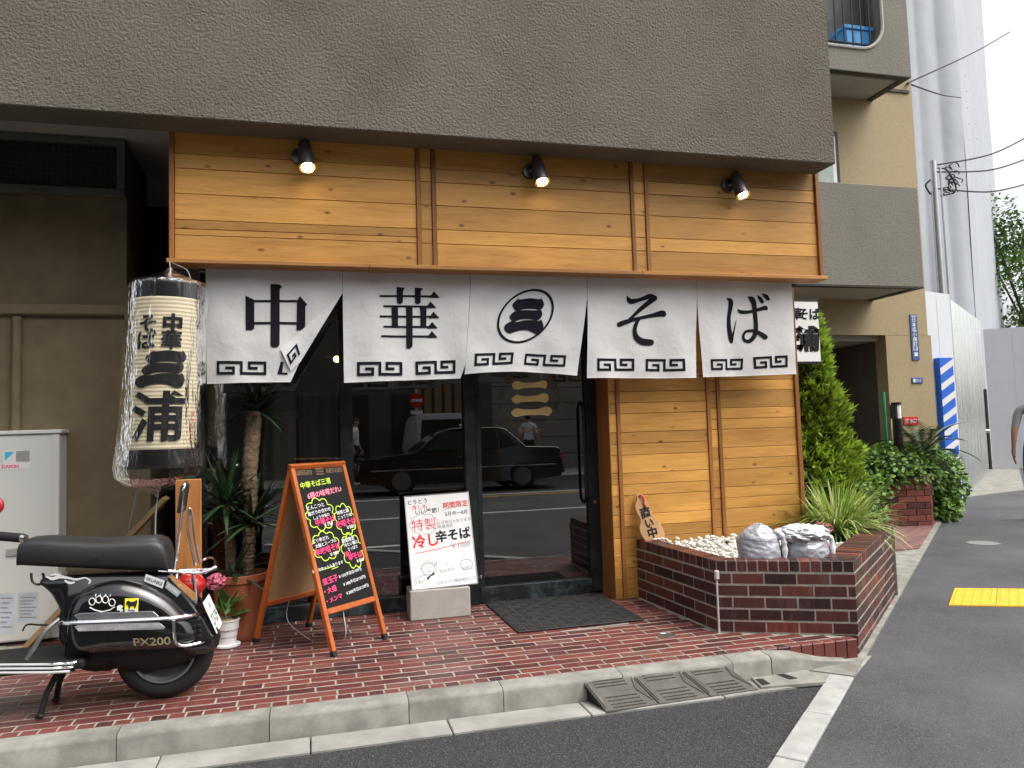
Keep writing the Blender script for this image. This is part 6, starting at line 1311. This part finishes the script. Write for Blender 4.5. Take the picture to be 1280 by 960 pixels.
# steel service pole with cables
sp_ = thing('service_pole', tuple(W(1168, 360, 9.6)), 'thin steel service pole with tangled cables above the hoarding', 'pole'); py_ = 9.7
a = W(1166, 201, py_); m_ = MB(); m_.cyl((a.x, py_, 0), (a.x, py_, a.z), .045, n=12); m_.cyl((a.x+.13, py_, 0), (a.x+.13, py_, a.z-.1), .018, n=8); m_.cyl((a.x-.08, py_, .5), (a.x-.06, py_, a.z-.5), .015, n=8); m_.build('pole_tube', steel, sp_, smooth=True)
m_ = MB(); ends = [(1290, 168, 12), (1290, 196, 12), (1290, 228, 12)]
for (ex, ey, y2), sy_ in zip(ends, (206, 215, 236)):
    p = W(1172, sy_, py_); q = W(ex, ey, y2); m_.tube(catmull([p, p.lerp(q, .5)-V((0, 0, .12)), q], 8), .014, 5)
for k in range(14): c = W(1188+rr.uniform(-8, 8), 225+rr.uniform(-18, 18), py_); r_ = rr.uniform(.05, .13); m_.tube([c+V((r_*cos(t), rr.uniform(-.02, .02), r_*.6*sin(t))) for t in [2*pi*j/10*rr.uniform(.6, 1) for j in range(9)]], .009, 4)
p = W(1172, 210, py_); m_.tube(catmull([p, W(1185, 214, py_), W(1195, 238, py_), W(1176, 245, py_)], 6), .012, 5); m_.tube(catmull([W(1163, 225, py_), W(1157, 232, py_), W(1163, 243, py_)], 6), .015, 5); m_.build('cables', rubber, sp_, smooth=True)
for nm, a, b in (('overhead_wire', (1134, 104, 8.2), (1262, 40, 15)), ('overhead_wire', (1134, 104, 8.25), (1201, 122, 15.5))):
    m_ = MB(); p, q = W(*a), W(*b); m_.tube(catmull([p, p.lerp(q, .5)-V((0, 0, .05)), q], 6), .012, 5); o = m_.build(nm, rubber); tag(o, 'dark overhead wire from the balcony corner up across the sheeting' if b[1] < 100 else 'short slack wire from the balcony corner against the sheeting', 'wire')
# tactile paving, manhole, far right tree
tp = thing('tactile_paving', tuple(G(1240, 748, RZ)), 'yellow tactile paving tiles laid in the grey asphalt', 'tactile paving'); OT = V(tp.location)
t0 = G(1186, 757, RZ+.004); u_ = (G(1193, 737, RZ+.004)-t0); ul = u_.length; u_.normalize(); v_ = (G(1280, 759, RZ)-t0); v_.z = 0; v_.normalize(); yaw = atan2(v_.y, v_.x)
m_ = MB(); sk_ = (u_.dot(v_))/max(.2, abs(u_.cross(v_).z)); m_.box(0, 0, -.01, .296, .296, .005)
for i in range(5):
    for j in range(5): m_.cyl((.03+.059*i, .03+.059*j, .004), (.03+.059*i, .03+.059*j, .009), .016, .011, 8)
m_.v = [(x+y*sk_, y, z) for x, y, z in m_.v]; tme = m_.mesh('tactile_tile', yellow, bevel=0)
for i in range(6):
    for j in range(2): p = t0+v_*.3*i+(V((-v_.y, v_.x, 0))+v_*sk_)*.3*j; obj_from(tme, 'tile', tp, V((p.x, p.y, RZ+.003))-OT, (0, 0, yaw))
mh_ = thing('manhole_cover', tuple(G(1229, 679, RZ)), 'small pale round cover in the side street asphalt', 'manhole cover'); p = G(1229, 679, RZ)
m_ = MB(); m_.lathe([(.16, -.01), (.16, .003), (.15, .004), (.14, .003)], tuple(p), 28, caps=False); m_.build('ring', M('lid_rim', (.14, .14, .13), .7), mh_, smooth=True); m_ = MB(); m_.cyl(p-V((0, 0, .01)), p+V((0, 0, .0035)), .142, n=28); m_.build('lid', M('lid_iron', (.2, .2, .19), .6, .2, 20), mh_)
m_ = MB(); m_.footprint([sdp(11.5, 0), sdp(30, 0), sdp(30, -1.1), sdp(13.5, -1.0)], RZ-.02, RZ+.006); tag(m_.build('worn_paving', concrete), kind='structure')
def tree(x, y, h, r_, nm, lab, seed, n=1500):
    t_ = thing(nm, (x, y, RZ-.02), lab, 'tree', 'street trees'); q = random.Random(seed); m_ = MB(); m_.tube([(x, y, RZ-.05), (x+.1, y, h*.4), (x, y+.1, h*.75)], [.2, .15, .06], 10)
    lob = []
    for k in range(9): a = q.uniform(0, 6.3); e_ = V((x+cos(a)*r_*.6, y+sin(a)*r_*.6, h*q.uniform(.45, .9))); m_.tube([(x, y, h*.4), tuple(e_)], [.07, .02], 6); lob.append(e_)
    m_.build('trunk', barkdk, t_, smooth=True); m_ = MB()
    for e_ in lob+[V((x, y, h*.85))]:
        for k in range(n//10): d = V((q.gauss(0, 1), q.gauss(0, 1), q.gauss(0, .8))); d = d.normalized()*q.random()**.4; leafcard(m_, e_+d*r_*.55, V((q.gauss(0, 1), q.gauss(0, 1), q.gauss(0, 1))), V((0, 0, 1)), q.uniform(.12, .24), q.uniform(.09, .16), .1)
    m_.build('crown', leaf_tree, t_)
a = W(1292, 400, 24); tree(a.x-.1, 24, 10.5, 2.2, 'street_tree', 'leafy green street tree beyond the white hoarding gate', 31, 4200)
a = W(1345, 400, 33); tree(a.x, 33, 12, 3.6, 'street_tree', 'taller leafy tree standing farther back behind the street tree', 32, 4200)
fb = thing('far_building', (30, 45, 0), 'distant pinkish building glimpsed behind the street trees', 'building'); a = W(1262, 400, 42); m_ = MB(); m_.box(a.x, 42, -.2, a.x+14, 50, 4.4); m_.build('wall', M('far_pink', (.5, .36, .32), .8), fb)
for k in range(5): m_ = MB(); m_.box(a.x+1+2.4*k, 41.97, 2.0, a.x+2.2+2.4*k, 41.999, 3.4); m_.build('window', M('window_pane', (.42, .47, .43), .15), fb)
# ------------------------------------------------------------------ people
def person(loc, rz, shirt, pants, label, stride=.0, hairc=(.015, .012, .01), h=1.7, armout=0.0):
    me = bpy.data.meshes.new('person'); s_ = h/1.72
    J = {'pel': (0, 0, .95, .135, .1), 'wst': (0, 0, 1.1, .13, .095), 'chs': (0, .01, 1.28, .15, .105), 'shl': (0, .01, 1.42, .11, .08), 'nk': (0, .005, 1.5, .055, .055), 'hd0': (0, -.01, 1.56, .068, .075), 'hd1': (0, -.015, 1.63, .077, .092), 'hd2': (0, -.005, 1.7, .058, .07)}
    E_ = [('pel', 'wst'), ('wst', 'chs'), ('chs', 'shl'), ('shl', 'nk'), ('nk', 'hd0'), ('hd0', 'hd1'), ('hd1', 'hd2')]
    for sg, nm in ((-1, 'l'), (1, 'r')):
        st = stride*sg
        J.update({nm+'hp': (sg*.09, 0, .88, .09, .095), nm+'kn': (sg*.1, -st*.45-.01, .5, .06, .065), nm+'ak': (sg*.1, -st*.7+(.06 if st < 0 else 0), .1, .042, .045), nm+'he': (sg*.1, -st*.7+.03, .04, .035, .035), nm+'to': (sg*.11, -st*.7-.13, .03, .036, .028)})
        E_ += [('pel', nm+'hp'), (nm+'hp', nm+'kn'), (nm+'kn', nm+'ak'), (nm+'ak', nm+'he'), (nm+'ak', nm+'to')]
        ax_ = st*.35
        J.update({nm+'sh': (sg*.18, .01, 1.4, .062, .062), nm+'el': (sg*(.25+armout), .03+ax_*.3, 1.13, .042, .042), nm+'wr': (sg*(.27+armout), -.04+ax_, .9, .027, .024), nm+'pm': (sg*(.27+armout), -.06+ax_, .83, .02, .034)})
        E_ += [('shl', nm+'sh'), (nm+'sh', nm+'el'), (nm+'el', nm+'wr'), (nm+'wr', nm+'pm')]
        for f in range(4):
            yy = -.085+f*.02+ax_; ln_ = (.062, .078, .074, .058)[f]
            J[nm+'f%da' % f] = (sg*(.268+armout), yy, .79, .0105, .0105); J[nm+'f%db' % f] = (sg*(.262+armout), yy, .79-ln_*.55, .0095, .0095); J[nm+'f%dc' % f] = (sg*(.25+armout), yy, .79-ln_, .008, .008)
            E_ += [(nm+'pm', nm+'f%da' % f), (nm+'f%da' % f, nm+'f%db' % f), (nm+'f%db' % f, nm+'f%dc' % f)]
        J[nm+'t0'] = (sg*(.262+armout), -.1+ax_, .84, .012, .012); J[nm+'t1'] = (sg*(.25+armout), -.115+ax_, .795, .0095, .0095); E_ += [(nm+'pm', nm+'t0'), (nm+'t0', nm+'t1')]
    ks = list(J); me.from_pydata([tuple(c*s_ for c in J[k][:3]) for k in ks], [(ks.index(a), ks.index(b)) for a, b in E_], [])
    o = bpy.data.objects.new('person', me); col.objects.link(o)
    md = o.modifiers.new('skin', 'SKIN'); md.use_smooth_shade = True; o.modifiers.new('sub', 'SUBSURF').levels = 2; o.modifiers['sub'].render_levels = 2
    if not me.skin_vertices: bpy.context.view_layer.objects.active = o; bpy.ops.mesh.customdata_skin_add()
    for i, k in enumerate(ks): sv = me.skin_vertices[0].data[i]; sv.radius = (J[k][3]*s_, J[k][4]*s_); sv.use_root = (k == 'pel')
    dg = bpy.context.evaluated_depsgraph_get(); nm_ = bpy.data.meshes.new_from_object(o.evaluated_get(dg)); bpy.data.objects.remove(o)
    for m in (skin, shirt, pants, M('shoe', (.03, .03, .03), .5)): nm_.materials.append(m)
    for p in nm_.polygons:
        c = p.center/s_; x_ = abs(c.x)
        p.material_index = 3 if c.z < .085 else 0 if (c.z > 1.475 or (x_ > .2 and c.z < 1.19)) else 2 if (c.z < 1.0 and x_ < .21) else 1
        p.use_smooth = True
    t_ = thing('person', loc, label, 'person', None, rz); b_ = obj_from(nm_, 'body', t_)
    m_ = MB(); m_.ball((0, .008*s_, 1.655*s_), (.088*s_, .105*s_, .095*s_), 20, 14, lambda d: (1.02+.05*noise.noise(d*6)) if (d.z > .1 or d.y > .1) else .8); m_.build('hair', M('hair', hairc, .5), t_, local=True, smooth=True)
    m_ = MB(); m_.ball((0, -.1*s_, 1.62*s_), (.014*s_, .018*s_, .024*s_), 8, 6); m_.build('nose', skin, t_, local=True, smooth=True)
    m_ = MB()
    for sg in (-1, 1): m_.ball((sg*.032*s_, -.092*s_, 1.645*s_), (.014*s_, .006*s_, .007*s_), 8, 6)
    m_.build('eyes', ink, t_, local=True, smooth=True); m_ = MB(); m_.ball((0, -.095*s_, 1.578*s_), (.024*s_, .006*s_, .006*s_), 8, 6); m_.build('mouth', M('lips', (.35, .12, .1), .5), t_, local=True, smooth=True)
    m_ = MB()
    for sg in (-1, 1): m_.ball((sg*.082*s_, .0, 1.63*s_), (.012*s_, .024*s_, .034*s_), 8, 6)
    m_.build('ears', skin, t_, local=True, smooth=True)
    return t_
tee = M('tee_grey', (.3, .32, .34), .9, .1, 20); jeans = M('jeans_navy', (.05, .06, .11), .9, .15, 30); shirtw = M('shirt_white', (.7, .7, .72), .8); slacks = M('slacks_dark', (.02, .02, .022), .8)
a = G(1305, 652, RZ); person((a.x, a.y, RZ+.004), radians(140), tee, jeans, 'person in grey T-shirt and navy trousers walking up the side street', .22, h=1.72)
person((1.15, -10.2, .02), radians(100), shirtw, slacks, 'person in white shirt and dark trousers on the opposite pavement, seen in the glass', .2)
person((5.95, -10.1, .02), radians(20), shirtw, slacks, 'person in pale shirt behind the taxi, seen in the glass door', .15)
# ------------------------------------------------------------------ what the glass mirrors: taxi, van, sign, buildings opposite
def car(name, loc, label, cat, prof, half, win, wheels, wr, mat, roofw):
    t_ = thing(name, loc, label, cat); X, Y, Z = loc; n = len(prof)
    m_ = MB(); vs = []
    zb = max(p[1] for p in prof)
    for y, k in ((-half, 0), (-half*.985, .4), (half*.985, .4), (half, 0)):
        for px_, pz_ in prof:
            tum = max(0, pz_-.88)*roofw; s_ = math.copysign(max(0, abs(y)-tum), y); kk = .012*(1 if k == 0 else 0); vs.append((X+px_, Y+s_, Z+pz_-kk))
    m_.add(vs, [(i*n+j, i*n+(j+1) % n, (i+1)*n+(j+1) % n, (i+1)*n+j) for i in range(3) for j in range(n)]+[tuple(range(n-1, -1, -1)), tuple(range(3*n, 4*n))]); m_.build('body', mat, t_, smooth=True, sharp=30)
    dk = M('car_glass', (.012, .014, .016), .1, .1, 5, spec=.25)
    for wp_ in win:
        for sg in (-1, 1):
            m_ = MB(); m_.add([(X+a, Y+sg*(half+.006-max(0, b-.88)*roofw), Z+b) for a, b in (wp_ if sg < 0 else wp_[::-1])], [tuple(range(len(wp_)))]); m_.build('side_window', dk, t_)
    for wx in wheels:
        for sg in (-1, 1):
            m_ = MB(); y = Y+sg*(half-.055); m_.tube([(X+wx+(wr-.06)*cos(2*pi*k/28), y, Z+wr+(wr-.06)*sin(2*pi*k/28)) for k in range(28)], .065, 10, True); ty_ = m_.build('tyre', rubber, t_, smooth=True)
            m_ = MB(); m_.cyl((X+wx, y+sg*.06, Z+wr), (X+wx, y-sg*.02, Z+wr), wr-.11, n=24)
            for k in range(10): q = 2*pi*k/10; m_.bar((X+wx+.05*cos(q), y+sg*.062, Z+wr+.05*sin(q)), (X+wx+(wr-.12)*cos(q), y+sg*.062, Z+wr+(wr-.12)*sin(q)), .02, .03, (0, 1, 0))
            m_.build('hubcap', M('hub_grey', (.2, .2, .21), .35, .1, 10, metal=.6), ty_)
    return t_
tz = RZ+.002
tx = car('taxi', (3.35, -7.3, tz), 'black taxi sedan on the road, mirrored in the shop glass', 'car',
    [(-2.32, .3), (-2.36, .5), (-2.33, .76), (-2.25, .82), (-1.1, .95), (-.52, 1.38), (-.36, 1.44), (-.2, 1.47), (.85, 1.47), (1.0, 1.44), (1.08, 1.4), (1.5, 1.0), (2.2, .97), (2.3, .93), (2.35, .8), (2.36, .5), (2.32, .3), (1.75, .24), (-1.8, .24)], .85,
    [[(-.88, .98), (-.42, 1.36), (.1, 1.4), (.1, .97)], [(.17, .97), (.17, 1.4), (.8, 1.39), (.85, .98)], [(.91, .99), (.87, 1.38), (1.0, 1.34), (1.3, 1.03)]], (-1.42, 1.38), .32, gloss, .42)
X, Y, Z = 3.35, -7.3, tz
for y in (-.7, .7): m_ = MB(); m_.box(X+2.3, Y+y-.15, Z+.68, X+2.365, Y+y+.15, Z+.84); m_.build('tail_light', red, tx, bevel=.01); m_ = MB(); m_.box(X-2.36, Y+y-.13, Z+.56, X-2.29, Y+y+.13, Z+.7); m_.build('headlight', M('lens_clear', (.6, .62, .64), .1), tx, bevel=.01)
for sg in (-1, 1): m_ = MB(); m_.box(X-2.1, Y+sg*.852-.006, Z+.55, X+2.2, Y+sg*.852+.006, Z+.575); m_.build('side_moulding', chrome, tx); m_ = MB(); m_.box(X+1.9, Y+sg*.6, Z+.34, X+2.4, Y+sg*.84, Z+.5) if 0 else m_.box(X-.15, Y+sg*.86-.008, Z+.8, X+.02, Y+sg*.86+.008, Z+.83); m_.build('door_handle', chrome, tx)
m_ = MB(); m_.box(X+2.28, Y-.82, Z+.36, X+2.42, Y+.82, Z+.52); m_.build('rear_bumper', matte, tx, bevel=.02); m_ = MB(); m_.box(X-2.42, Y-.82, Z+.33, X-2.28, Y+.82, Z+.5); m_.build('front_bumper', matte, tx, bevel=.02)
m_ = MB(); m_.add([(X+1.1, Y-.6, Z+1.38), (X+1.1, Y+.6, Z+1.38), (X+1.49, Y+.7, Z+1.02), (X+1.49, Y-.7, Z+1.02)], [(3, 2, 1, 0)]); o = m_.build('rear_screen', M('car_glass', (.03, .035, .04), .05), tx); o.location.z += .006; o.location.x += .006
m_ = MB(); m_.box(X+.1, Y-.16, Z+1.468, X+.2, Y+.16, Z+1.57); m_.build('roof_lamp', M('lamp_white', (.7, .72, .7), .4), tx, bevel=.02)
vn = car('delivery_van', (3.45, -11.3, .02), 'pale delivery van parked nose-out opposite, mirrored in the glass', 'van',
    [(-.72, .3), (-.76, .9), (-.66, 1.62), (-.54, 1.78), (.54, 1.78), (.66, 1.62), (.76, .9), (.72, .3)], 1.5, [[(-.62, 1.02), (-.54, 1.62), (.54, 1.62), (.62, 1.02)]], (), .3, M('van_silver', (.5, .52, .52), .35, .05, 4, coat=.3), .18)
for sg in (-1, 1):
    for yy in (-10.5, -12.1): m_ = MB(); m_.cyl((3.45+sg*.5, yy, .3), (3.45+sg*.72, yy, .3), .28, n=20); m_.build('tyre', rubber, vn, smooth=True)
    m_ = MB(); m_.box(3.45+sg*.6-.1, -9.83, .72, 3.45+sg*.6+.1, -9.79, .88); m_.build('headlight', M('lens_clear', (.6, .62, .64), .1), vn)
ne = thing('no_entry_sign', (2.72, -9.6, .02), 'round red no-entry sign on a pole opposite, mirrored in the glass', 'sign')
m_ = MB(); m_.cyl((2.72, -9.6, .02), (2.72, -9.6, 2.5), .035, n=10); m_.build('pole', steel, ne, smooth=True); m_ = MB(); m_.cyl((2.72, -9.56, 2.15), (2.72, -9.535, 2.15), .2, n=32); m_.build('disc', red, ne); m_ = MB(); m_.box(2.58, -9.534, 2.115, 2.86, -9.528, 2.185); m_.build('bar', whitest, ne); m_ = MB(); m_.box(2.56, -9.57, 1.78, 2.88, -9.55, 1.88); m_.build('sub_plate', whitest, ne)
op = thing('opposite_building', (2, -13.5, 0), 'stone and timber building across the road, mirrored in the glass', 'building')
m_ = MB(); m_.box(-30, -14, -.1, 5.6, -13, 10); m_.build('wall', M('opp_dark', (.1, .085, .065), .8, .2, 1), op); m_ = MB(); m_.box(5.6, -14, -.1, 22, -12.98, 9); m_.build('stone_wall', M('opp_stone', (.22, .21, .19), .8, .1, 1), op)
m_ = MB()
for k in range(7):
    m_.box(5.6, -12.98, .55*k+.5, 22, -12.972, .55*k+.52)
m_.build('stone_joints', darkpaint, op)
for k in range(9): m_ = MB(); x = -20+2.8*k; m_.box(x, -13, .1, x+2.1, -12.96, 2.5); m_.build('shop_window', M('opp_window', (.03, .03, .03), .2, .3, 3), op); 
for k in range(6): m_ = MB(); x = 3.1+.32*k; m_.box(x, -13, 0, x+.22, -12.93, 3.4); m_.build('timber_slat', M('opp_timber', (.2, .12, .06), .7, .2, 3), op)
